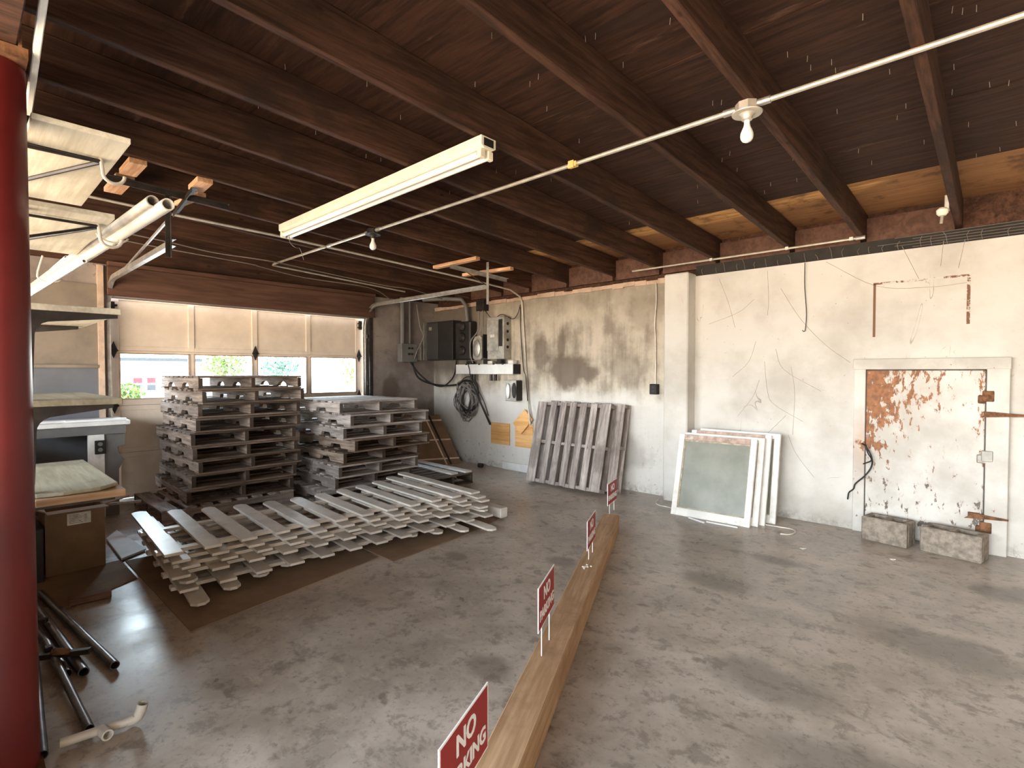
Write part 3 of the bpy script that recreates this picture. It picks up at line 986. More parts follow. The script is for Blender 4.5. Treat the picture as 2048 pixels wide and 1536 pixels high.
# short conduit along the right wall under the joist ends
m = MB()
yl = 5.33
lc = thing('short_conduit', (-2.0, yl, 2.54), 'short pale conduit clipped under the joist ends over the pilaster', 'conduit')
m.tube([(-3.09, yl, jz(yl) - 0.012), (-0.93, yl, jz(yl) - 0.012)], 0.010, 8)
m.build('pipe', 'conduit_steel', lc, smooth=True)
m = MB()
for xx in (-2.18, -1.47, -0.96):
    m.box(xx - 0.014, xx + 0.014, yl - 0.016, yl + 0.016, jz(yl) - 0.026, jz(yl) + 0.003)
m.tube([(-0.93, yl, jz(yl) - 0.012), (-0.86, yl, jz(yl) - 0.012)], 0.017, 8)
m.build('clip', 'galvanised', lc)
# two loose cables stapled along the joists at the back
cab = [([(-6.25, 0.9, jz(0.9) - 0.02), (-6.28, 1.53, jz(1.5) - 0.02), (-6.28, 1.99, jz(2.0) - 0.035), (-6.15, 2.51, jz(2.5) - 0.035), (-6.24, 3.17, jz(3.17) - 0.02), (-6.2, 4.1, jz(4.1) - 0.04), (-6.15, 4.5, jz(4.5) - 0.03), (-6.3, 5.3, 2.50)], 'wavy grey cable sagging under the joists towards the electric boxes'),
       ([(-6.6, 0.9, jz(0.9) - 0.02), (-6.62, 1.56, jz(1.56) - 0.02), (-6.55, 2.45, jz(2.45) - 0.025), (-6.62, 2.6, jz(2.6) - 0.02), (-6.72, 3.2, jz(3.2) - 0.03), (-6.6, 4.08, jz(4.08) - 0.025), (-6.72, 4.5, 2.50), (-6.8, 4.72, 2.40)], 'straight grey cable under the joists closest to the door header')]
for pts, lb in cab:
    m = MB()
    m.tube(smooth_path(pts, 5), 0.006, 6)
    tag(m.build('ceiling_cable', 'grey_cable'), lb, 'cable', 'cables under the ceiling')
# nails poking through the sheathing (surface detail, uncountable)
m = MB()
for i in range(150):
    xx, yy = random.uniform(-3.4, 0.2), random.uniform(1.2, 4.6)
    zz = jz(yy) + JH
    m.tube([(xx, yy, zz), (xx + random.uniform(-0.003, 0.003), yy, zz - 0.028)], 0.0013, 4)
o = m.build('roofing_nails', 'conduit_steel')
o['kind'] = 'stuff'
o['label'] = 'scattered nail points poking down through the dark ceiling sheathing'
o['category'] = 'nails'
# small lamp clip on the rightmost joist
lp = thing('lamp_clip', (-0.29, 4.85, 2.5), 'small pale clip lamp screwed to the rightmost joist', 'clip')
m = MB()
m.box(-0.318, -0.287, 4.93, 4.985, jz(4.96) - 0.01, jz(4.96) + 0.10)
m.build('plate', 'galvanised', lp, bevel=0.004)
m = MB()
m.lathe([(0.022, 0), (0.034, 0.015), (0.036, 0.04), (0.022, 0.055)], 14, Matrix.Translation((-0.325, 4.90, jz(4.9) - 0.055)))
m.build('socket', 'lamp_white', lp, smooth=True)
m = MB()
m.tube([(-0.325, 4.90, jz(4.9) - 0.05), (-0.33, 4.89, jz(4.9) - 0.11)], 0.010, 8)
m.build('stem', 'conduit_steel', lp)

# ------------------------------------------------------------------ steel column and the storage rack beside it
col = thing('steel_column', (-2.515, 0.10, 0), 'red painted steel column at the left edge of the picture', 'column')
m = MB()
m.tube([(-2.515, 0.10, 0.0), (-2.515, 0.10, 2.44)], 0.10, 28)
m.build('shaft', 'red_paint', col, smooth=True)
m = MB()
m.box(-2.64, -2.39, -0.04, 0.197, 2.44, 2.475)
m.box(-2.64, -2.39, 0.172, 0.182, 2.475, 2.60)
m.build('cap_plate', 'rust_steel', col)
m = MB()
m.box(-2.62, -2.41, -0.02, 0.206, 0, 0.012)
m.build('base_plate', 'rust_steel', col)
o = box(-5.0, 1.9, 0.03, 0.17, 2.478, jz(0.17) - 0.002).build('support_beam', 'joist_wood', bevel=0.004)
tag(o, 'wooden beam resting on the red column under the joists', 'beam')
m = MB()
m.bar((-2.0, 0.215, 2.60), (-2.74, 0.222, 2.395), 0.02, 0.035)
tag(m.build('wood_strip', 'white_paint', bevel=0.003), 'cream painted strip slanting past the top of the red column', 'strip')

rk = thing('storage_rack', (-2.80, 0.20, 0), 'dark steel upright with curved cantilever arms next to the red column', 'rack')
for xx in (-2.78, -3.62):
    m = MB()
    m.box(xx - 0.02, xx + 0.02, 0.165, 0.207, 0.0, 2.40)
    m.build('upright', 'dark_steel', rk, bevel=0.003)


def arm(xx, zt, ytip):
    """cantilever arm: deep at the root with a rounded gusset, thin at the tip; zt is the shelf underside"""
    m = MB()
    y0 = 0.207
    poly = [(y0, zt), (ytip, zt), (ytip, zt - 0.014), (y0 + 0.075, zt - 0.040)]
    poly += [(y0 + 0.075 - 0.055 * math.sin(R(a)), zt - 0.095 + 0.055 * math.cos(R(a))) for a in (15, 35, 55, 75, 90)]
    poly += [(y0 + 0.012, zt - 0.30), (y0, zt - 0.33)]
    m.prism(poly, xx - 0.013, xx + 0.013, lambda u, v, h: Vector((h, u, v)))
    m.build('shelf_arm', 'dark_steel', rk)


ZS = {'C': 1.640, 'D': 1.262, 'E': 0.875}
arm(-2.755, ZS['C'], 0.49)
arm(-3.60, ZS['C'], 0.47)
arm(-2.755, ZS['D'], 0.47)
arm(-3.60, ZS['D'], 0.47)
for xx in (-2.755, -3.60):
    m = MB()
    m.box(xx - 0.013, xx + 0.013, 0.207, 0.47, ZS['E'] - 0.016, ZS['E'])
    m.build('shelf_arm', 'dark_steel', rk)


def shelf(x0, x1, y0, y1, z, th, mat, label):
    m = MB()
    m.box(x1, x0, y0, y1, z, z + th)
    return tag(m.build('shelf_board', mat, bevel=0.002), label, 'shelf', 'shelf boards by the red column')


shelf(-2.51, -3.64, 0.21, 0.50, 2.292, 0.022, 'shelf_ply', 'topmost pale plywood shelf hanging under the joists beside the red column')
shelf(-2.72, -3.70, 0.21, 0.482, 2.036, 0.022, 'shelf_ply', 'pale plywood shelf hanging just above the two white pipes')
shelf(-2.735, -3.70, 0.215, 0.50, ZS['C'] + 0.001, 0.025, 'shelf_ply', 'plywood shelf on curved steel arms above eye height')
shelf(-2.735, -3.70, 0.215, 0.50, ZS['D'] + 0.001, 0.025, 'dusty_ply', 'plywood shelf on a curved steel arm just below eye height')
shelf(-2.70, -3.75, 0.215, 0.50, ZS['E'] + 0.001, 0.028, 'timber_wood', 'brown board shelf directly over the open cardboard box')
m = MB()
m.prism([(-2.72, 0.30), (-2.73, 0.42), (-2.80, 0.49), (-3.66, 0.49), (-3.66, 0.22), (-2.74, 0.22)], ZS['E'] + 0.031, ZS['E'] + 0.046, lambda u, v, h: Vector((u, v, h)))
tag(m.build('plywood_offcut', 'dusty_ply', bevel=0.002), 'dusty greenish plywood offcut lying on the lowest rack shelf', 'board')
# bent steel straps with hooks that carry the two upper shelves
for (xt, xr, z, lb) in ((-2.72, -2.78, 2.292, 'thin dark strap and cream hook under the topmost hanging shelf'), (-2.80, -2.78, 2.036, 'thin dark strap and hook under the shelf above the white pipes')):
    b = thing('shelf_strap', (xt, 0.4, z), lb, 'strap', group='shelf straps')
    m = MB()
    m.tube([(xt - 0.05, 0.08, z - 0.010), (xt - 0.05, 0.445, z - 0.010)], 0.006, 6)
    m.tube([(xt - 0.06, 0.445, z - 0.012), (xt - 0.95, 0.10, z - 0.012)], 0.009, 6)
    m.tube([(xt - 0.06, 0.445, z - 0.012), (xt - 0.05, 0.21, z - 0.10 if z < 2.1 else z - 0.02)], 0.006, 6)
    m.build('rod', 'dark_steel', b)
    m = MB()
    pts = [(xt - 0.05, 0.447, z + 0.0), (xt - 0.05, 0.452, z - 0.05)] + [(xt - 0.05, 0.490 + 0.038 * math.cos(R(a)), z - 0.055 + 0.038 * math.sin(R(a))) for a in range(180, 361, 20)]
    m.tube(pts, 0.007, 8)
    m.build('hook', 'pvc', b, smooth=True)
# long pipes hung beside the rack
for (a, b, r, lb, mat) in (((-2.42, 0.600, 2.062), (-5.2, 0.42, 1.985), 0.024, 'white plastic pipe hung beside the shelves, nearer its open end to the lamp', 'pvc'),
                      ((-2.50, 0.567, 2.085), (-5.25, 0.415, 2.015), 0.023, 'grey plastic pipe hung beside the shelves, upper of the pair', 'conduit_steel'),
                      ((-3.55, 0.495, 1.985), (-5.0, 0.395, 1.94), 0.010, 'thin white rod slung under the pair of plastic pipes', 'white_paint'),
                      ((-4.2, 0.50, 2.10), (-5.6, 0.43, 2.04), 0.012, 'thin white rod behind the hanging shelves near the tan wall', 'white_paint')):
    m = MB()
    m.tube([a, b], r, 16, 0.80)
    tag(m.build('hung_pipe', mat, smooth=True), lb, 'pipe', 'pipes hung beside the rack')
for xx in (-3.05, -4.42):
    yq = 0.60 - (-2.42 - xx) * 0.18 / 2.78
    zq = 2.062 - (-2.42 - xx) * 0.077 / 2.78
    m = MB()
    pts = [(xx, 0.46 if xx > -4 else yq - 0.06, 2.13 if xx < -4 else 2.04), (xx, yq - 0.085, zq + 0.02)] + [(xx, yq - 0.028 + 0.06 * math.cos(R(a)), zq - 0.005 + 0.035 * math.sin(R(a))) for a in range(190, 351, 20)]
    m.tube(pts, 0.005, 6)
    tag(m.build('pipe_hook', 'pvc', smooth=True), 'wire hook holding the hung pipes %s' % ('near their open ends' if xx > -4 else 'near the tan wall'), 'hook', 'pipe hooks')

# ------------------------------------------------------------------ workbench by the garage door
wb = thing('workbench', (-6.5, 0.85, 0), 'pale painted workbench between the tan wall and the garage door', 'workbench')
m = MB()
m.box(-6.80, -6.26, 0.30, 1.205, 0.885, 0.925)
m.build('worktop', 'white_paint', wb, bevel=0.003)
box(-6.30, -6.28, 0.30, 1.17, 0.80, 0.885).build('apron', 'grey_enamel', wb)
m = MB()
m.box(-6.34, -6.28, 0.88, 1.00, 0, 0.80)
m.build('leg', 'white_paint', wb)
m = MB()
m.prism([(1.00, 0.0), (1.00, 0.80), (1.165, 0.80), (1.165, 0.68), (1.105, 0.67), (1.11, 0.62), (1.16, 0.54), (1.115, 0.45), (1.11, 0.0)], -6.36, -6.30, lambda u, v, h: Vector((h, u, v)))
m.build('end_board', 'grey_enamel', wb)
box(-6.80, -6.34, 1.10, 1.12, 0, 0.80).build('side_panel', 'grey_enamel', wb)
m = MB()
m.box(-6.28, -6.268, 0.925, 1.01, 0.615, 0.745)
ot = thing('power_outlet', (-6.27, 0.97, 0.615), 'black double outlet plate on the workbench leg', 'outlet')
cpl = m.build('cover_plate', 'black_rubber', ot, bevel=0.003)
for zz in (0.655, 0.71):
    m = MB()
    m.lathe([(0.019, 0), (0.019, 0.005)], 12, Matrix.Translation((-6.268, 0.967, zz)) @ Matrix.Rotation(R(90), 4, 'Y'))
    m.build('socket', 'grey_enamel', cpl)
for i, (xa, ya, yb, xb, lb) in enumerate(((-6.34, 0.34, 0.72, -6.37, 'white strip of trim lying on the left half of the workbench'), (-6.32, 0.72, 1.18, -6.30, 'white strip of trim lying on the right half of the workbench'))):
    m = MB()
    m.bar((xa, ya, 0.937), (xb, yb, 0.937), 0.05, 0.02)
    tag(m.build('trim_strip', 'white_board'), lb, 'trim strip', 'trim strips on the workbench')

# ------------------------------------------------------------------ electric boxes in the corner
bx = thing('disconnect_switch', (-6.8, 4.88, 1.53), 'small grey switch box on the back wall, left of the dark cabinet', 'switch box')
hs = box(-6.85, -6.735, 4.74, 5.035, 1.55, 1.835).build('housing', 'grey_enamel', bx, bevel=0.004)
for zz in (1.66, 1.75):
    m = MB()
    m.box(-6.735, -6.725, 4.86, 4.895, zz, zz + 0.03)
    m.box(-6.735, -6.725, 4.915, 4.95, zz, zz + 0.03)
    m.build('switch_toggle', 'black_rubber', hs)
m = MB()
m.tube([(-6.80, 4.80, 1.835), (-6.80, 4.80, 2.55)], 0.035, 8)
m.tube([(-6.80, 4.94, 1.835), (-6.80, 4.94, 2.50)], 0.016, 8)
m.build('riser_pipe', 'grey_enamel', bx)
cb = thing('breaker_cabinet', (-6.5, 5.35, 1.58), 'large dark breaker cabinet in the corner right of the grey switch box', 'cabinet')
m = MB()
m.box(-6.80, -6.16, 5.27, WY, 1.585, 2.19)
m.build('housing', 'dark_enamel', cb, bevel=0.004)
m = MB()
m.box(-6.77, -6.50, 5.255, 5.27, 1.60, 2.175)
cdoor = m.build('door', 'dark_door', cb, bevel=0.003)
box(-6.805, -6.79, 5.20, 5.275, 1.585, 2.19).build('edge_trim', 'galvanised', cb)
box(-6.72, -6.65, 5.252, 5.256, 2.06, 2.11).build('data_plate', 'grey_steel', cdoor)
m = MB()
m.box(-6.85, -6.83, 5.09, 5.22, 1.585, 1.86)
m.box(-6.83, -6.80, 5.09, 5.105, 1.585, 1.86)
cov = m.build('open_cover', 'galvanised', cb)
mt = thing('meter_stack', (-6.0, 5.38, 1.58), 'dark meter housings mounted right of the breaker cabinet', 'meter')
m = MB()
m.box(-6.14, -5.80, 5.30, WY, 1.58, 2.16)
m.build('housing', 'dark_enamel', mt, bevel=0.02)
for zz in (1.72, 1.92, 2.08):
    m = MB()
    m.lathe([(0.07, 0), (0.075, 0.02), (0.05, 0.05)], 16, Matrix.Translation((-5.97, 5.30, zz)) @ Matrix.Rotation(R(90), 4, 'X'))
    m.build('dial', 'dark_steel', mt)
m = MB()
m.tube([(-6.6, 5.05, 2.52), (-6.25, 5.2, 2.52)] + [(-6.02, 5.33, 2.36 + 0.14)] + [(-5.95, 5.36, 2.40), (-5.93, 5.37, 2.16)], 0.032, 10)
m.build('riser_pipe', 'grey_enamel', mt, smooth=True)
mg = thing('glass_meter', (-5.65, 5.36, 1.575), 'grey meter with a rounded face on top of the long trough', 'meter')
m = MB()
m.prism([(-5.745, 1.60), (-5.70, 1.575), (-5.59, 1.575), (-5.555, 1.60), (-5.555, 1.90), (-5.59, 1.93), (-5.70, 1.92), (-5.745, 1.86)], 5.31, WY, lambda u, v, h: Vector((u, h, v)))
m.build('housing', 'grey_steel', mg)
box(-5.553, -5.545, 5.33, 5.44, 1.60, 1.95).build('side_panel', 'black_rubber', mg)
m = MB()
m.lathe([(0.075, 0), (0.075, 0.02), (0.06, 0.03)], 18, Matrix.Translation((-5.65, 5.31, 1.74)) @ Matrix.Rotation(R(90), 4, 'X') @ Matrix.Diagonal((1, 1.7, 1, 1)))
m.build('face', 'galvanised', mg, smooth=True)
sb = thing('safety_switch', (-5.26, 5.36, 1.575), 'tall worn grey safety switch box standing on the trough, right of the meter', 'switch box')
shs = box(-5.43, -5.10, 5.30, WY, 1.58, 2.18).build('housing', 'grey_steel', sb, bevel=0.006)
scv = box(-5.425, -5.20, 5.288, 5.30, 1.70, 2.13).build('cover', 'grey_steel', sb, bevel=0.004)
box(-5.19, -5.125, 5.29, 5.30, 1.76, 2.14).build('handle_slot', 'dark_enamel', sb)
m = MB()
m.box(-5.35, -5.27, 5.284, 5.289, 1.89, 1.93)
m.build('nameplate', 'paper', scv)
for zz in (1.75, 1.85, 1.97, 2.08):
    m = MB()
    m.lathe([(0.022, 0), (0.022, 0.004)], 12, Matrix.Translation((-5.10, 5.38, zz)) @ Matrix.Rotation(R(90), 4, 'Y'))
    m.build('knockout', 'black_rubber', shs)
tr = thing('wire_trough', (-5.5, 5.37, 1.36), 'long pale metal wire trough below the grey switch boxes', 'trough')
box(-6.12, -4.925, 5.30, WY, 1.365, 1.51).build('trough_body', 'light_trough', tr, bevel=0.003)
box(-4.926, -4.918, 5.305, WY, 1.37, 1.505).build('end_cap', 'dark_enamel', tr)
m = MB()
for xx in (-5.88, -5.60, -5.30, -5.12):
    m.box(xx - 0.018, xx + 0.018, 5.296, 5.300, 1.50, 1.522)
m.build('cover_clip', 'dark_steel', tr)
for xx in (-5.42, -5.33, -5.84, -5.78):
    m = MB()
    m.tube([(xx, 5.37, 1.37), (xx, 5.37, 1.27)], 0.022, 8)
    m.build('nipple', 'dark_steel', tr)
for k, (xx, zz, s) in enumerate(((-5.86, 1.51, 0.05), (-5.50, 1.51, 0.04), (-5.40, 1.51, 0.05), (-5.22, 1.51, 0.045), (-4.99, 1.51, 0.05))):
    m = MB()
    m.box(xx - s, xx + s, 5.32, 5.40, zz, zz + 0.05 + 0.015 * (k % 2))
    tag(m.build('scrap_fitting', ('dark_steel', 'black_rubber', 'conduit_steel', 'dark_steel', 'white_paint')[k], bevel=0.006),
        ('dark fitting lying at the left end of the trough', 'black fitting under the meter on the trough', 'pale fitting between meter and switch box on the trough', 'dark fitting below the switch box on the trough', 'white fitting at the right end of the trough')[k], 'fitting', 'fittings on the wire trough')
ds = thing('meter_box', (-5.0, 5.39, 0.985), 'grey box with a black oval handle hanging under the trough', 'meter box')
box(-5.10, -4.895, 5.33, WY, 0.99, 1.285).build('housing', 'grey_steel', ds, bevel=0.005)
m = MB()
m.lathe([(0.036, 0), (0.036, 0.012)], 20, Matrix.Translation((-4.925, 5.33, 1.14)) @ Matrix.Rotation(R(90), 4, 'X') @ Matrix.Diagonal((1, 3.0, 1, 1)))
m.build('handle', 'black_rubber', ds)
m = MB()
m.lathe([(0.05, 0), (0.045, 0.02)], 20, Matrix.Translation((-5.03, 5.33, 1.13)) @ Matrix.Rotation(R(90), 4, 'X') @ Matrix.Diagonal((0.7, 2.2, 1, 1)))
m.build('window', 'galvanised', ds)
box(-4.896, -4.888, 5.34, WY, 1.0, 1.275).build('side_panel', 'dark_enamel', ds)
m = MB()
m.box(-5.71, -5.55, 5.34, WY - 0.01, 2.30, 2.46)
tag(m.build('junction_box', 'dark_enamel', bevel=0.004), 'small dark junction box at the wall top above the meter', 'junction box')
# coil of cable and slack cables
cc = thing('cable_coil', (-5.95, 5.38, 0.68), 'tangled coil of grey cable hanging below the left end of the trough', 'cable coil')
for k in range(17):
    rr = random.Random(30 + k)
    cx, cz = -5.97 + rr.uniform(-0.05, 0.05), 0.98 + rr.uniform(-0.05, 0.05)
    rx, rz = rr.uniform(0.09, 0.27), rr.uniform(0.13, 0.29)
    ph = rr.uniform(0, 6)
    pts = []
    for i in range(22):
        a = i / 21 * 2 * math.pi * rr.choice((1.0, 1.0)) + ph
        wob = 1 + 0.17 * math.sin((2 + k % 3) * a + k)
        pts.append((cx + rx * wob * math.cos(a), 5.405 - 0.006 * (k % 6) - 0.02 * math.sin(a + k), cz + rz * wob * math.sin(a)))
    m = MB()
    m.tube(pts, 0.0075, 6)
    m.build('loop', 'grey_cable' if k % 3 else 'black_rubber', cc)
m = MB()
m.tube([(-5.97, 5.45, 1.22), (-5.97, 5.36, 1.22), (-5.97, 5.35, 1.25)], 0.008, 6)
m.build('peg', 'dark_steel', cc)
for pts, r, lb, mat in (
    ([(-6.73, 4.9, 1.55), (-6.66, 5.0, 1.38), (-6.55, 5.15, 1.22), (-6.45, 5.30, 1.17), (-6.34, 5.37, 1.25), (-6.26, 5.40, 1.38), (-6.22, 5.40, 1.58)], 0.013, 'black cable drooping from the grey switch box up to the dark cabinet', 'black_rubber'),
    ([(-6.73, 4.93, 1.55), (-6.68, 5.02, 1.30), (-6.5, 5.25, 1.19), (-6.2, 5.38, 1.20), (-5.95, 5.33, 1.27), (-5.78, 5.32, 1.22), (-5.66, 5.36, 0.98), (-5.56, 5.40, 0.76), (-5.49, 5.42, 0.62)], 0.015, 'thick black cable running over the coil and down to the orange plywood square', 'black_rubber'),
    ([(-5.86, 5.29, 1.58), (-5.80, 5.285, 1.44), (-5.78, 5.29, 1.33), (-5.74, 5.36, 1.2), (-5.60, 5.40, 0.95), (-5.52, 5.41, 0.75)], 0.006, 'thin black cable hanging in front of the trough', 'black_rubber'),
    ([(-6.7, 5.0, 2.45), (-6.68, 5.05, 2.1), (-6.66, 5.1, 1.95), (-6.70, 5.0, 1.72), (-6.72, 4.97, 1.6)], 0.009, 'pale cable looping down beside the small grey switch box', 'grey_cable'),
    ([(-5.68, 5.37, 2.30), (-5.66, 5.36, 2.1), (-5.69, 5.34, 1.98), (-5.77, 5.29, 1.85), (-5.77, 5.285, 1.65), (-5.72, 5.285, 1.53)], 0.010, 'grey cable curving around the left side of the meter', 'grey_cable'),
    ([(-5.60, 5.37, 2.30), (-5.60, 5.38, 2.1), (-5.61, 5.38, 1.95)], 0.010, 'short grey cable dropping from the junction box to the meter', 'grey_cable')):
    m = MB()
    m.tube(smooth_path(pts, 6), r, 7)
    tag(m.build('electric_cable', mat, smooth=True), lb, 'cable', 'cables around the electric boxes')
# plywood squares, base board
m = MB()
m.box(-5.495, -5.12, 5.437, WY, 0.345, 0.655)
tag(m.build('plywood_patch', 'orange_ply', bevel=0.002), 'square orange plywood patch on the wall directly below the cable coil', 'plywood patch', 'plywood patches')
m = MB()
m.box(-5.01, -4.68, 5.437, WY, 0.343, 0.665)
tag(m.build('plywood_patch', 'orange_ply', bevel=0.002), 'square orange plywood patch half hidden behind the leaning pallets', 'plywood patch', 'plywood patches')
m = MB()
m.prism([(-5.02, 0.675), (-4.80, 0.885), (-4.655, 0.745), (-4.87, 0.53)], 5.40, 5.415, lambda u, v, h: Vector((u, h, v)))
m.box(-4.86, -4.84, 5.41, WY, 0.70, 0.72)
tag(m.build('plywood_patch', 'orange_ply', bevel=0.002), 'tilted diamond of orange plywood above the pallet corner', 'plywood patch', 'plywood patches')
m = MB()
m.box(-5.25, -4.55, 5.425, WY - 0.002, 0.0, 0.105)
tag(m.build('kick_board', 'white_board', bevel=0.002), 'white board standing on the floor under the plywood patches', 'board')
m = MB()
m.tube([(-5.59, 5.276, 0.03), (-5.52, 5.29, 0.03)], 0.03, 10)
tag(m.build('lamp_socket', 'dark_steel'), 'small dark can lying on the floor in the corner', 'can')
# outlet on the old wall
oo = thing('wall_outlet', (-2.855, 5.43, 1.14), 'black outlet box at the end of a conduit left of the pilaster', 'outlet')
m = MB()
m.box(-2.90, -2.81, 5.385, WY, 1.145, 1.262)
m.build('box', 'black_rubber', oo, bevel=0.006)
m = MB()
m.tube(smooth_path([(-2.85, 5.44, 1.26), (-2.85, 5.437, 1.7), (-2.862, 5.437, 1.95), (-2.846, 5.438, 2.2), (-2.85, 5.437, 2.40)]), 0.008, 7)
m.build('conduit', 'conduit_steel', oo)
m = MB()
for zz in (1.18, 1.225):
    m.box(-2.868, -2.842, 5.383, 5.386, zz - 0.012, zz + 0.012)
m.build('socket', 'dark_enamel', oo)
m = MB()
m.tube(smooth_path([(-1.342, 5.42, 2.41), (-1.345, 5.435, 2.2), (-1.328, 5.437, 1.95), (-1.335, 5.437, 1.80), (-1.345, 5.432, 1.775), (-1.356, 5.42, 1.785)]), 0.0035, 5)
tag(m.build('hanging_wire', 'dark_steel'), 'thin hooked wire hanging from the top of the white wall', 'wire')

# ------------------------------------------------------------------ small insulated door in the right wall
d2 = bpy.data.objects.new('door_2', None)
C.objects.link(d2)
d2.matrix_basis = Matrix.Translation((-0.45, WY, 0))
struct(d2, 'small white door with peeling paint set low in the right wall')
m = MB()
m.box(-0.94, -0.855, 5.415, WY + 0.01, 0.0, 1.435)
m.build('frame_post', 'frame_paint', d2, bevel=0.004)
m = MB()
m.box(-0.075, 0.055, 5.40, WY + 0.01, 0.0, 1.435)
m.build('frame_post', 'frame_paint', d2, bevel=0.004)
m = MB()
m.box(-0.945, 0.06, 5.395, WY + 0.01, 1.42, 1.51)
m.build('frame_head', 'frame_paint', d2, bevel=0.004)
m = MB()
m.box(-0.848, -0.083, 5.425, WY + 0.01, 0.02, 1.41)
m.build('door_leaf', 'peeling', d2, bevel=0.004)
m = MB()
m.box(-0.857, -0.847, 5.43, WY, 0.02, 1.415)
m.box(-0.085, -0.073, 5.43, WY, 0.02, 1.415)
m.box(-0.85, -0.08, 5.43, WY, 1.41, 1.42)
m.build('gap', 'dark_steel', d2)
for zz in (1.21, 0.75, 0.20):
    m = MB()
    m.box(-0.10, -0.03, 5.395, 5.425, zz - 0.04, zz + 0.045)
    m.box(-0.125, -0.07, 5.405, 5.427, zz - 0.055, zz + 0.01)
    m.build('hinge', 'rust_steel' if zz != 0.75 else 'grey_steel', d2, bevel=0.006)
for (xa, xb, zz) in ((-0.11, 0.17, 1.075), (-0.19, 0.062, 0.285)):
    m = MB()
    m.prism([(xa, zz - 0.025), (xa + 0.06, zz + 0.02), (xb, zz + 0.006), (xb, zz - 0.006)], 5.383, 5.393, lambda u, v, h: Vector((u, h, v)))
    m.box(xa + 0.02, xa + 0.09, 5.39, 5.427, zz - 0.02, zz + 0.02)
    m.build('strap_hinge', 'rust_steel', d2)
m = MB()
for (x0, x1, z0, z1) in ((-0.815, -0.797, 1.70, 2.155), (-0.203, -0.182, 1.775, 2.14), (-0.815, -0.182, 2.148, 2.165)):
    m.box(x0, x1, WY - 0.0025, WY + 0.002, z0, z1)
struct(m.build('trim_11', 'outline'))
m = MB()
m.tube(smooth_path([(-0.875, 5.41, 0.775), (-0.84, 5.38, 0.755), (-0.80, 5.385, 0.67), (-0.80, 5.40, 0.585), (-0.845, 5.39, 0.50), (-0.915, 5.40, 0.42), (-0.93, 5.40, 0.37), (-0.965, 5.41, 0.33), (-0.972, 5.40, 0.27)]), 0.006, 6)
m.tube(smooth_path([(-0.85, 5.40, 0.77), (-0.825, 5.38, 0.70), (-0.80, 5.385, 0.64), (-0.86, 5.39, 0.60)]), 0.005, 6)
tag(m.build('wire_end', 'black_rubber'), 'frayed black wire sticking out of the small door frame', 'wire')


def cinder(ax, ay, ang, ln, label):
    """hollow block lying with its cores upward; (ax, ay) front left corner, ang turns the front edge"""
    t_ = thing('cinder_block', (ax, ay, 0), label, 'concrete block', (0, 0, ang), 'concrete blocks')
    W_, H_ = 0.195, 0.195
    mb = MB()
    bm = bmesh.new()
    # outer body with two through slots: built as a ring of walls
    mb.box(0, ln, 0, 0.045, 0, H_)
    mb.box(0, ln, W_ - 0.045, W_, 0, H_)
    for x0, x1 in ((0, 0.045), (ln / 2 - 0.025, ln / 2 + 0.025), (ln - 0.045, ln)):
        mb.box(x0, x1, 0.044, W_ - 0.044, 0, H_)
    mb.box(0.04, ln - 0.04, 0.04, W_ - 0.04, 0.0, 0.06)
    bm.free()
    o = mb.build('block_body', 'concrete_block', t_, world=False, bevel=0.008)
    return t_


cinder(-0.834, 5.186, R(-12), 0.318, 'cinder block on the floor under the small door, left of the pair')
cinder(-0.443, 5.150, R(-11.5), 0.37, 'cinder block on the floor under the small door hinges, right of the pair')

# ------------------------------------------------------------------ old window sashes
def sash(x, y, rz, lean, wd, ht, label, mats=('white_paint', 'pink_wood')):
    t_ = thing('window_sash', (x, y, 0.0), label, 'window sash', (R(-lean), 0, rz), 'old window sashes')
    th, st = 0.036, 0.052
    for x0, x1 in ((0, st), (wd - st, wd)):
        box(x0, x1, 0, th, 0.0, ht).build('stile', mats[0], t_, world=False, bevel=0.002)
    box(st, wd - st, 0, th, 0.0, 0.075).build('bottom_rail', mats[0], t_, world=False, bevel=0.002)
    box(st - 0.001, wd - st + 0.001, 0, th, ht - 0.05, ht).build('top_rail', mats[1], t_, world=False, bevel=0.002)
    m = MB()
    for x0, x1, z0, z1 in ((st, st + 0.014, 0.075, ht - 0.05), (wd - st - 0.006, wd - st, 0.075, ht - 0.05), (st, wd - st, ht - 0.064, ht - 0.05), (st, wd - st, 0.075, 0.085)):
        m.box(x0, x1, 0.010, 0.024, z0, z1)
    m.build('putty_bead', 'putty', t_, world=False)
    box(st - 0.005, wd - st + 0.005, 0.016, 0.020, 0.07, ht - 0.045).build('glass_pane', 'dusty_glass', t_, world=False)
    return t_


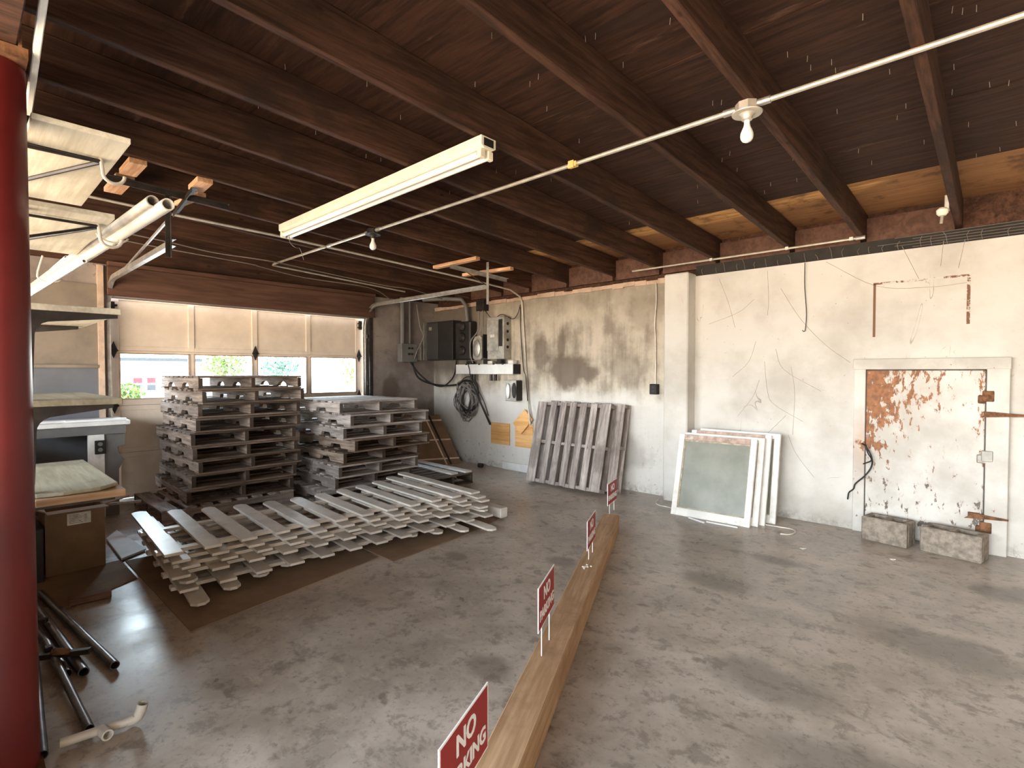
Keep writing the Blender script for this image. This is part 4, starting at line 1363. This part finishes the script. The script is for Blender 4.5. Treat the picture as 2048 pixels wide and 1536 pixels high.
sash(-2.36, 4.825, R(3.0), 16, 0.735, 0.80, 'front window sash of the leaning group with dusty glass facing the room')
sash(-2.335, 4.905, R(3.0), 15, 0.755, 0.81, 'second window sash from the front, mostly hidden behind the dusty one', ('white_paint', 'white_paint'))
sash(-2.30, 4.985, R(2.5), 14, 0.755, 0.83, 'third window sash of the leaning group with flaking white edges', ('white_paint', 'pink_wood'))
sash(-2.25, 5.12, R(1.0), 10, 0.76, 0.83, 'rearmost window sash touching the white wall, set back from the rest', ('white_paint', 'white_paint'))
for pts, lb in (([(-1.72, 5.16, 0.30), (-1.69, 5.15, 0.15), (-1.64, 5.09, 0.008), (-1.53, 5.05, 0.006), (-1.42, 5.06, 0.006), (-1.33, 5.06, 0.006), (-1.285, 4.99, 0.006), (-1.30, 4.88, 0.006), (-1.365, 4.85, 0.006)], 'white cord curling on the floor right of the window sashes'),
                ([(-2.70, 5.25, 0.02), (-2.66, 5.10, 0.006), (-2.58, 5.03, 0.006), (-2.49, 5.02, 0.006), (-2.3, 4.95, 0.006)], 'white cord end by the foot of the pilaster')):
    m = MB()
    m.tube(smooth_path(pts), 0.005, 6)
    tag(m.build('extension_cord', 'white_cable'), lb, 'cord', 'white cords on the floor')
for a, b, lb in (((-2.16, 4.80, 0.006), (-1.98, 4.73, 0.006), 'short white moulding strip on the floor below the front sash'), ((-1.98, 4.78, 0.006), (-1.70, 4.79, 0.006), 'longer white moulding strip on the floor below the front sash')):
    m = MB()
    m.bar(a, b, 0.016, 0.012)
    tag(m.build('moulding_strip', 'white_board'), lb, 'moulding', 'moulding strips on the floor')

# ------------------------------------------------------------------ pallets
PL, PW, PH = 1.219, 1.016, 0.138
PALS = {}


def pallet_meshes(key, stringer_mat, deck_mat, rounded=False):
    PL = 1.09 if key == 'lean' else 1.219
    sh, st, dt = 0.098, 0.038, 0.018
    n = []
    z0, z1 = dt + 0.001, dt + 0.001 + sh
    for c0 in (0.20 * PL, 0.58 * PL):
        w_ = 0.23
        if rounded:
            n += [(c0 + w_ / 2 - w_ / 2 * math.cos(R(a)), z0 + 0.052 * math.sin(R(a))) for a in (0, 25, 50, 70, 110, 130, 155, 180)]
        else:
            n += [(c0, z0), (c0 + 0.025, z0 + 0.042), (c0 + w_ - 0.025, z0 + 0.042), (c0 + w_, z0)]
    poly = [(0, z0)] + n + [(PL, z0), (PL, z1), (0, z1)]
    m = MB()
    m.prism(poly, -st / 2, st / 2, lambda u, v, h: Vector((u, h, v)))
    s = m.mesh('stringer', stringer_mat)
    d = [box(0, w_, 0, PW, 0, dt - 0.001).mesh('deck_board', deck_mat) for w_ in (0.14, 0.09)]
    return s, d, (z1, dt)


def part(name, me, parent, loc=(0, 0, 0), bevel=0.002):
    o = bpy.data.objects.new(name, me)
    C.objects.link(o)
    o.parent = parent
    o.location = loc
    if bevel:
        b = o.modifiers.new('soft_edges', 'BEVEL')
        b.width = bevel
        b.segments = 1
        b.limit_method = 'ANGLE'
    return o


def pallet(kind, loc, rot, label, group):
    """local frame: stringers along +x (0..PL), boards along +y (0..PW), bottom at z = 0"""
    if kind not in PALS:
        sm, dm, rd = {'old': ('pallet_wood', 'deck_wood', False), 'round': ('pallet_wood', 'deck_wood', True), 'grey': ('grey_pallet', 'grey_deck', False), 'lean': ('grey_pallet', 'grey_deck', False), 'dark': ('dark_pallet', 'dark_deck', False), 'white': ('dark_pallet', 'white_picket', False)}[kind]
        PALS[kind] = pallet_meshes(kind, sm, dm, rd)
    s, d, (z1, dt) = PALS[kind]
    t_ = thing('wooden_pallet', loc, label, 'pallet', rot, group)
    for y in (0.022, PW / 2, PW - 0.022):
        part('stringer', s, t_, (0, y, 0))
    rr = random.Random(label)
    ln = 1.09 if kind == 'lean' else PL
    xs = [0.0, 0.190, 0.345, 0.500, 0.655, 0.810, 0.965, PL - 0.14] if kind != 'lean' else [0.0, 0.215, 0.365, 0.515, 0.665, 0.815, ln - 0.14]
    for i, x in enumerate(xs):
        w_ = 0 if i in (0, len(xs) - 1) else 1
        if 0 < i < len(xs) - 1 and kind != 'lean':
            x += rr.uniform(-0.012, 0.012)
        part('deck_board', d[w_], t_, (x, rr.uniform(-0.006, 0.006), z1 + 0.001))
    for i, x in enumerate((0.0, 0.32, ln / 2 - 0.05, 0.80, ln - 0.14)):
        part('base_board', d[0 if i in (0, 4) else 1], t_, (x, rr.uniform(-0.006, 0.006), 0.001))
    return t_


NTH = ['topmost', 'second from the top', 'third from the top', 'fourth from the top', 'fifth from the top', 'sixth from the top', 'seventh from the top', 'eighth from the top', 'ninth from the top']
rp_ = random.Random(5)
X1 = -5.60
for k in range(9):
    z = 0.1362 + 0.1356 * (8 - k)
    dx, dy = rp_.uniform(-0.03, 0.03), rp_.uniform(-0.025, 0.025)
    dy += (0.0, 0.02, 0.01, 0.0, -0.03, 0.01, -0.01, -0.03, -0.04)[k]
    pallet('round' if k == 0 else 'old', (X1 - PL + dx, 1.585 + dy, z), (0, 0, R(rp_.uniform(-1.2, 1.2))),
           ('brown pallet, %s of the tall stack before the garage door windows' % NTH[k]) if k else 'brown pallet with rounded notches, topmost of the tall stack before the windows', 'tall pallet stack')
# pallet on the floor under the tall stack, turned a quarter: boards along x
pallet('grey', (X1 + 0.07, 1.28, 0.0), (0, 0, R(90)), 'grey pallet on the floor under the tall stack, its boards sticking out left', 'pallets on the floor')
# second stack
for k in range(8):
    z = 0.1356 * (7 - k)
    off = ((0.02, -0.02), (0.10, 0.10), (0.04, 0.05), (0.10, 0.10), (0.0, 0.03), (0.02, 0.00), (-0.06, -0.04), (0.0, -0.12))[k]
    pallet(('grey', 'grey', 'grey', 'old', 'old', 'grey', 'grey', 'grey')[k], (-5.08 - PL + off[0], 2.775 + off[1], z), (0, 0, R(rp_.uniform(-1.5, 1.5))),
           ('weathered pallet, %s of the stack between the tall stack and the corner' % NTH[k]), 'right pallet stack')
# two dark pallets lying beyond the second stack
sk = pallet('dark', (-6.08, 3.90, 0.0), (0, 0, R(-2)), 'dark narrow pallet on the floor between the right stack and the corner', 'pallets beyond the right stack')
sk.scale = (1, 0.60, 1)
for (ya, yb, xa, lb) in ((4.435, 4.40, -6.0, 'white plank lying on the dark narrow pallet, nearest the corner'), (4.25, 4.20, -5.95, 'white plank lying on the dark narrow pallet, nearest the right stack')):
    m = MB()
    m.bar((xa, ya, 0.150), (-4.84 + (0.0 if ya > 4.4 else -0.03), yb, 0.150), 0.10, 0.022)
    tag(m.build('white_plank', 'white_picket', bevel=0.002), lb, 'plank', 'white planks')
# pallets leaning on the right wall, boards upright
for (x, y, lean, rz, lb) in ((-4.365, 5.062, 14.5, 0.2, 'grey slatted pallet leaning on the wall in front, facing the room'), (-4.255, 5.222, 12.6, 0.0, 'grey pallet leaning behind the front pallet, showing at its right edge')):
    # stringers horizontal along +x, boards up the slope, deck side to the room
    pallet('lean', (x, y, 0.004), (R(90 - lean), 0, R(rz)), lb, 'leaning pallets')
# strapped cardboard sheets leaning in the corner
cs = thing('cardboard_sheets', (-6.3, 5.0, 0), 'strapped stack of flat brown cardboard leaning on the back wall in the corner', 'cardboard')
bx0, bx1 = Vector((-6.36, 4.55, 0.0)), Vector((-5.98, 5.30, 0.0))
top = Vector((-0.42, -0.10, 0.72))
nrm = Vector((0.75, -0.38, 0.35)).normalized() * 0.05
m = MB()
P4 = [bx0, bx1, bx1 + top, bx0 + top]
m.add([q for q in P4] + [q - nrm + Vector((0, 0, 0.018)) for q in P4], ((0, 1, 2, 3), (4, 7, 6, 5), (0, 4, 5, 1), (1, 5, 6, 2), (2, 6, 7, 3), (3, 7, 4, 0)))
m.build('sheet_bundle', 'cardboard', cs)
m = MB()
e = (bx1 - bx0)
nn = e.cross(top).normalized()
if nn.x < 0:
    nn = -nn
for f in (0.12, 0.5, 0.90):
    a_, b_ = bx0 + top * f + nn * 0.002, bx1 + top * f + nn * 0.002
    m.bar(a_, b_, 0.003, 0.022, top)
a_, b_ = bx0 + e * 0.72 + nn * 0.003, bx0 + e * 0.72 + top + nn * 0.003
m.bar(a_, b_, 0.022, 0.003, nn)
m.build('strapping', 'strap_tape', cs)
m = MB()
a_, b_ = bx0 + e * 0.80 + nn * 0.003, bx0 + e * 0.80 + top + nn * 0.003
m.bar(a_, b_, 0.03, 0.002, nn)
m.build('dark_seam', 'lath_dark', cs)

# ------------------------------------------------------------------ picket fence panels
th_, tp_ = 0.023, 0.017
ROTP = R(-3.7)
PM = {}


def picket_mesh(L):
    k = round(L, 3)
    if k not in PM:
        m = MB()
        m.prism([(0, -0.05), (0, 0.05), (-L + 0.035, 0.05), (-L, 0.02), (-L, -0.02), (-L + 0.035, -0.05)], 0, tp_, lambda u, v, h: Vector((u, v, h)))
        PM[k] = m.mesh('picket', 'white_picket')
    return PM[k]


rail_me = box(-0.0325, 0.0325, -0.07, 2.435, 0, th_ - 0.001).mesh('rail', 'white_picket')


def fence_panel(x, y, z, flip, label, rz, sp=0.2155):
    """bottom ends at local x = 0, pointed tops toward -x; flip puts the pointed tops toward the camera side"""
    t_ = thing('picket_panel', (x, y, z), label, 'fence panel', (0, 0, ROTP + rz), 'stacked picket fence panels')
    for u in (0.17, 0.72):
        part('rail', rail_me, t_, ((-u if not flip else -0.98 + u), 0, 0), 0.0015)
    for i in range(12):
        L = 0.93 + 0.38 * ((i - 5.5) / 5.5) ** 2
        o = part('picket', picket_mesh(L), t_, (0 if not flip else -0.98, i * sp, th_), 0.0015)
        if flip:
            o.rotation_euler = (0, 0, R(180))
    return t_


LBL = ['bottom picket fence panel on the cardboard, its points toward the camera', 'second white picket panel from the bottom of the stack', 'third white picket panel from the bottom of the stack',
       'fourth white picket panel from the bottom of the stack', 'fifth white picket panel from the bottom of the stack', 'white picket panel directly under the topmost one', 'topmost white scalloped picket fence panel of the stack']
zz0 = 0.012
OFF = [(-0.05, 0.10, -0.040), (0.11, 0.05, -0.006), (-0.24, 0.08, 0.006), (0.085, 0.015, -0.004), (0.062, 0.075, 0.004), (0.04, 0.03, -0.004), (0.0, 0.0, 0.0)]
for k in range(7):
    dx, dy, dr = OFF[k]
    fence_panel(-3.665 + dx, 0.912 + dy, zz0 + k * 0.0405, k in (0, 2), LBL[k], dr, 0.2 if k == 0 else 0.2155)
m = MB()
m.bar((-3.42, 3.560, 0.064), (-4.75, 3.64, 0.064), 0.092, 0.092)
tag(m.build('fence_post', 'white_picket', bevel=0.006), 'square white fence post lying at the right end of the picket stack', 'fence post')
# flattened cardboard on the floor
for poly, z, lb in (([(-3.16, 0.86), (-3.28, 1.55), (-3.40, 2.17), (-4.6, 2.17), (-4.7, 0.86)], 0.003, 'flattened brown cardboard under the near half of the picket stack'),
                    ([(-3.24, 2.20), (-3.30, 2.7), (-3.36, 3.22), (-3.55, 3.75), (-4.7, 3.75), (-4.7, 2.20)], 0.003, 'flattened brown cardboard under the far half of the picket stack'),
                    ([(-4.02, 0.46), (-4.25, 0.84), (-4.75, 0.84), (-4.72, 0.30), (-4.2, 0.30)], 0.003, 'brown cardboard sheet on the floor in front of the open box')):
    m = MB()
    m.prism(poly, z - 0.002, z + 0.004, lambda u, v, h: Vector((u, v, h)))
    tag(m.build('cardboard_sheet', 'floor_cardboard'), lb, 'cardboard sheet', 'cardboard sheets on the floor')
m = MB()
m.prism([(-5.40, 0.86), (-5.62, 0.97), (-4.85, 1.02), (-4.72, 0.84)], 0.008, 0.022, lambda u, v, h: Vector((u, v, h)))
tag(m.build('foam_board', 'white_board', bevel=0.002), 'white board lying on the floor between the box and picket stack', 'board')
m = MB()
m.bar((-5.75, 0.80, 0.24), (-5.62, 1.15, 0.24), 0.03, 0.02)
m.bar((-5.75, 0.80, 0.12), (-5.75, 0.80, 0.0), 0.4, 0.02, (0, 1, 0))
tag(m.build('broken_crate', 'grey_deck'), 'grey broken board propped behind the open box', 'board')

# ------------------------------------------------------------------ open cardboard box, scraps, pipes on the floor
cbx = thing('cardboard_box', (-4.85, 0.58, 0), 'open brown cardboard box with a shipping label under the rack', 'box')
hb = 0.445
m = MB()
for b_ in ((-4.715, -4.705, 0.42, 0.745), (-5.10, -5.09, 0.42, 0.745)):
    m.box(b_[0], b_[1], b_[2], b_[3], 0.006, hb)
for b_ in ((0.42, 0.43), (0.735, 0.745)):
    m.box(-5.095, -4.71, b_[0], b_[1], 0.006, hb)
m.box(-5.09, -4.71, 0.425, 0.74, 0.006, 0.016)
m.build('carton', 'cardboard', cbx)
for a_, b_, dr_ in (((-4.71, 0.42, hb), (-4.71, 0.745, hb), (0.15, 0, 0.01)), ((-5.095, 0.42, hb), (-5.095, 0.745, hb), (-0.12, 0, 0.09)),
                    ((-4.71, 0.742, hb), (-5.095, 0.742, hb), (0, 0.15, 0.035)), ((-4.71, 0.423, hb), (-5.095, 0.423, hb), (0, -0.13, 0.07))):
    m = MB()
    a_, b_, dr_ = Vector(a_), Vector(b_), Vector(dr_)
    up = (b_ - a_).cross(dr_).normalized() * 0.004
    vs = [a_, b_, b_ + dr_, a_ + dr_]
    m.add([q + up for q in vs] + [q - up for q in vs], ((0, 1, 2, 3), (4, 7, 6, 5), (0, 4, 5, 1), (1, 5, 6, 2), (2, 6, 7, 3), (3, 7, 4, 0)))
    m.build('flap', 'cardboard', cbx)
m = MB()
m.box(-4.7045, -4.7025, 0.535, 0.665, 0.335, 0.415)
lab = m.build('shipping_label', 'paper', cbx)
m = MB()
for i in range(6):
    m.box(-4.7025, -4.7018, 0.545, 0.62 - 0.01 * (i % 3), 0.345 + i * 0.011, 0.350 + i * 0.011)
for i in range(4):
    m.box(-4.7025, -4.7018, 0.628 + i * 0.004, 0.630 + i * 0.004, 0.345, 0.40)
m.build('print', 'label_print', lab)
m = MB()
m.box(-5.05, -4.62, 0.30, 0.405, 0.0, 0.36)
tag(m.build('dark_carton', 'dark_enamel', bevel=0.004), 'dark carton standing left of the open cardboard box', 'carton')
m = MB()
m.bar((-4.06, 0.462, 0.022), (-4.04, 0.664, 0.022), 0.075, 0.038)
tag(m.build('wood_offcut', 'scrap_wood', bevel=0.003), 'dark wood offcut on the floor in front of the box', 'wood offcut')
for a, b, r, lb in (((-4.35, 0.36, 0.022), (-3.02, 0.505, 0.022), 0.020, 'longest dark steel pipe on the floor, farthest right of the pipes'),
                    ((-4.30, 0.31, 0.024), (-3.05, 0.395, 0.024), 0.022, 'dark steel pipe on the floor with a clamp, second of the pipes'),
                    ((-4.15, 0.262, 0.020), (-3.10, 0.345, 0.020), 0.018, 'dark steel pipe on the floor left of the clamped one'),
                    ((-3.45, 0.305, 0.055), (-2.56, 0.345, 0.018), 0.016, 'short dark steel pipe pointing at the white elbow'),
                    ((-3.70, 0.268, 0.09), (-2.50, 0.205, 0.020), 0.017, 'worn steel pipe on the floor beside the red column')):
    m = MB()
    m.tube([a, b], r, 14, 0.82)
    tag(m.build('steel_pipe', 'pipe_steel', smooth=True), lb, 'pipe', 'steel pipes on the floor')
cl = thing('pipe_clamp', (-3.28, 0.36, 0.0), 'dark bar clamp lying across the steel pipes', 'clamp')
m = MB()
m.bar((-3.30, 0.24, 0.058), (-3.18, 0.44, 0.060), 0.03, 0.025)
m.build('bar', 'dark_steel', cl, bevel=0.003)
m = MB()
m.bar((-3.30, 0.30, 0.07), (-3.34, 0.30, 0.07), 0.03, 0.03)
m.build('jaw', 'dark_steel', cl, bevel=0.003)
m = MB()
m.lathe([(0.014, 0), (0.016, 0.06), (0.010, 0.07)], 10, Matrix.Translation((-3.22, 0.365, 0.07)) @ Matrix.Rotation(R(70), 4, 'X'))
m.build('screw_handle', 'rust_steel', cl)
m = MB()
m.bar((-3.80, 0.24, 0.060), (-3.74, 0.335, 0.060), 0.03, 0.025)
tag(m.build('clamp_bar', 'dark_steel', bevel=0.003), 'small dark bar across the far ends of the steel pipes', 'clamp')
wp = thing('pipe_assembly', (-2.5, 0.37, 0.0), 'white plastic pipe with elbow and tee stubs in the lower left corner', 'pipe')
pa, pb = Vector((-2.525, 0.255, 0.024)), Vector((-2.49, 0.475, 0.024))
m = MB()
m.tube([pa, pb], 0.0165, 14)
m.build('pipe', 'pvc', wp, smooth=True)
m = MB()
d_ = (pb - pa).normalized()
m.tube([pb - d_ * 0.02, pb, pb + d_ * 0.012 + Vector((0.0, 0, 0.005)), pb + Vector((0.004, 0.022, 0.030)), pb + Vector((0.008, 0.028, 0.055))], 0.020, 14, 0.72)
m.build('elbow', 'pvc', wp, smooth=True)
m = MB()
q = pa + (pb - pa) * 0.55
m.tube([q, q + Vector((0.055, 0.008, 0.0))], 0.020, 14, 0.72)
m.build('tee_stub', 'pvc', wp, smooth=True)
for (xx, yy, s, lb) in ((-1.122, 4.57, 0.02, 'paper scrap on the floor in front of the window sashes'), (-0.566, 4.758, 0.016, 'paper scrap on the floor in front of the left cinder block')):
    m = MB()
    m.prism([(-s, -s * 0.5), (s * 0.3, -s), (s * 1.2, s * 0.4), (0, s)], 0.001, 0.006, lambda u, v, h, xx=xx, yy=yy: Vector((xx + u, yy + v, h + 0.2 * abs(u))))
    tag(m.build('paper_scrap', 'paper'), lb, 'paper scrap', 'paper scraps')

# ------------------------------------------------------------------ timber with four parking signs
TD, TN = Vector((-0.4331, 0.9013, 0)), Vector((0.9013, 0.4331, 0))
base = TN * -0.535
tb = box(-0.071, 0.071, -1.82, 1.82, 0.0, 0.14).build('timber_beam', 'timber_wood', bevel=0.006)
tb.location = base + TD * 2.84
tb.rotation_euler = (0, 0, math.atan2(TD.y, TD.x) - math.pi / 2)
tag(tb, 'long square timber beam lying on the floor with four signs stuck in it', 'timber')


def lettering(body, size, bold):
    cu = bpy.data.curves.new('lettering', 'FONT')
    cu.body = body
    cu.size = size
    cu.align_x = 'CENTER'
    cu.align_y = 'CENTER'
    cu.offset = bold
    cu.extrude = 0.0006
    cu.resolution_u = 3
    o = bpy.data.objects.new('lettering', cu)
    C.objects.link(o)
    dg = bpy.context.evaluated_depsgraph_get()
    me = bpy.data.meshes.new_from_object(o.evaluated_get(dg))
    bpy.data.objects.remove(o)
    me.name = 'lettering'
    me.materials.clear()
    me.materials.append(M['sign_white'])
    return me


SW, SH = 0.300, 0.195
let_no, let_pk = lettering('NO', 0.078, 0.0022), lettering('PARKING', 0.062, 0.0020)


def sign(near, ang, zb, label, tilt=0.0):
    """near: ground point of the near lower corner; the sign runs along ang; reading side faces right of that line"""
    u = Vector((math.cos(ang), math.sin(ang), 0))
    c = Vector(near) + u * SW / 2
    t_ = thing('parking_sign', (c.x, c.y, 0.14), label, 'sign', (0, R(tilt), ang), 'no parking signs')
    z0 = zb - 0.14
    box(-SW / 2, SW / 2, -0.002, 0.002, z0, z0 + SH).build('board', 'sign_white', t_, world=False)
    brd = t_.children[0]
    box(-SW / 2 + 0.006, SW / 2 - 0.006, -0.0026, -0.0019, z0 + 0.006, z0 + SH - 0.006).build('red_field', 'sign_red', brd, world=False)
    for body, me, zz in (('NO', let_no, z0 + SH * 0.70), ('PARKING', let_pk, z0 + SH * 0.30)):
        o = bpy.data.objects.new('lettering', me)
        C.objects.link(o)
        o.parent = brd
        o.location = (0, -0.0034, zz)
        o.rotation_euler = (R(90), 0, 0)
    for xx in (-0.072, 0.072):
        m = MB()
        m.tube([(xx, 0.0045, -0.004), (xx, 0.0045, z0 + SH * 0.6)], 0.0022, 6)
        m.build('wire_leg', 'sign_white', t_, world=False)


A2 = math.atan2(0.265, -0.126)
sign((-0.985, 0.795, 0), A2 - R(3), 0.285, 'NO PARKING sign nearest the camera, cut off by the bottom edge')
sign((-1.432, 1.700, 0), A2, 0.277, 'second NO PARKING sign from the camera on the timber')
sign((-1.968, 2.835, 0), A2 - R(1.5), 0.222, 'third NO PARKING sign from the camera, seen almost edge on')
sign((-2.500, 3.91, 0), A2 - R(9), 0.222, 'farthest NO PARKING sign at the end of the timber')
m = MB()
for i in range(7):
    q = base + TD * (3.35 + random.uniform(-0.05, 0.05)) + TN * random.uniform(-0.03, 0.03)
    m.box(q.x - 0.006, q.x + 0.006, q.y - 0.004, q.y + 0.004, 0.1405, 0.147)
o = m.build('wood_chips', 'debris')
o['kind'] = 'stuff'
o['label'] = 'pale wood chips on the timber by the third sign'
o['category'] = 'wood chips'

# ------------------------------------------------------------------ what shows through the garage door windows
struct(box(-90, -7.4, -25, 75, -0.3, -0.06).build('ground', 'asphalt'))
bd = thing('white_building', (-50, 6, 0), 'long white building with a dark roof edge across the street', 'building')
box(-56, -47, -6, 13.6, -0.06, 2.2).build('wall', 'stucco_white', bd)
box(-56.2, -46.7, -6.3, 13.8, 2.2, 2.45).build('roof', 'roof_dark', bd)
for yy in (9.2, 10.05):
    f = box(-47.0, -46.95, yy, yy + 0.65, -0.05, 1.15).build('window', 'stucco_white', bd)
    box(-46.95, -46.90, yy + 0.05, yy + 0.60, 0.55, 0.95).build('banner', 'poster_red', f)
    box(-46.95, -46.90, yy + 0.05, yy + 0.60, 0.0, 0.42).build('window_glass', 'roof_dark', f)
b2 = thing('pale_building', (-60, 30, 0), 'pale low building behind the trees across the street', 'building')
box(-70, -58, 14.5, 40, -0.06, 1.9).build('wall', 'stucco_white', b2)


def tree(x, y, cz, rx, rz, n, mat, label, seed):
    rr = random.Random(seed)
    t_ = thing('street_tree', (x, y, 0), label, 'tree', group='trees across the street')
    m = MB()
    m.tube([(x, y, -0.1), (x + 0.1, y, cz * 0.6), (x, y + 0.1, cz)], 0.12, 7, r_end=0.05)
    for k in range(7):
        a = rr.uniform(0, 6.28)
        m.tube([(x, y, cz * rr.uniform(0.5, 0.9)), (x + rx * 0.7 * math.cos(a), y + rx * 0.7 * math.sin(a), cz + rz * rr.uniform(0, 0.8))], 0.05, 5, r_end=0.015)
    m.build('trunk', 'bark', t_)
    m = MB()
    for k in range(n):
        v = Vector((rr.gauss(0, 1), rr.gauss(0, 1), rr.gauss(0, 1))).normalized() * rr.random() ** 0.4
        q = Vector((x + v.x * rx, y + v.y * rx, cz + v.z * rz))
        a = Vector((rr.gauss(0, 1), rr.gauss(0, 1), rr.gauss(0, 1))).normalized() * 0.16
        b = Vector((rr.gauss(0, 1), rr.gauss(0, 1), rr.gauss(0, 1))).normalized() * 0.09
        m.add([q - a, q + b, q + a, q - b], ((0, 1, 2, 3),))
    m.build('foliage', mat, t_)


tree(-40, 13.2, 2.0, 1.5, 1.1, 650, 'leaf_green', 'yellow green tree seen through the second garage door window', 1)
tree(-41, 17.6, 1.9, 1.6, 1.1, 600, 'leaf_blue', 'blue green tree seen through the third garage door window', 2)
tree(-38, 21.8, 1.6, 1.5, 1.2, 260, 'leaf_green', 'sparse tree seen through the rightmost garage door window', 3)
tree(-30, 5.7, 0.3, 0.7, 0.6, 260, 'leaf_green', 'low shrub seen through the leftmost garage door window', 4)
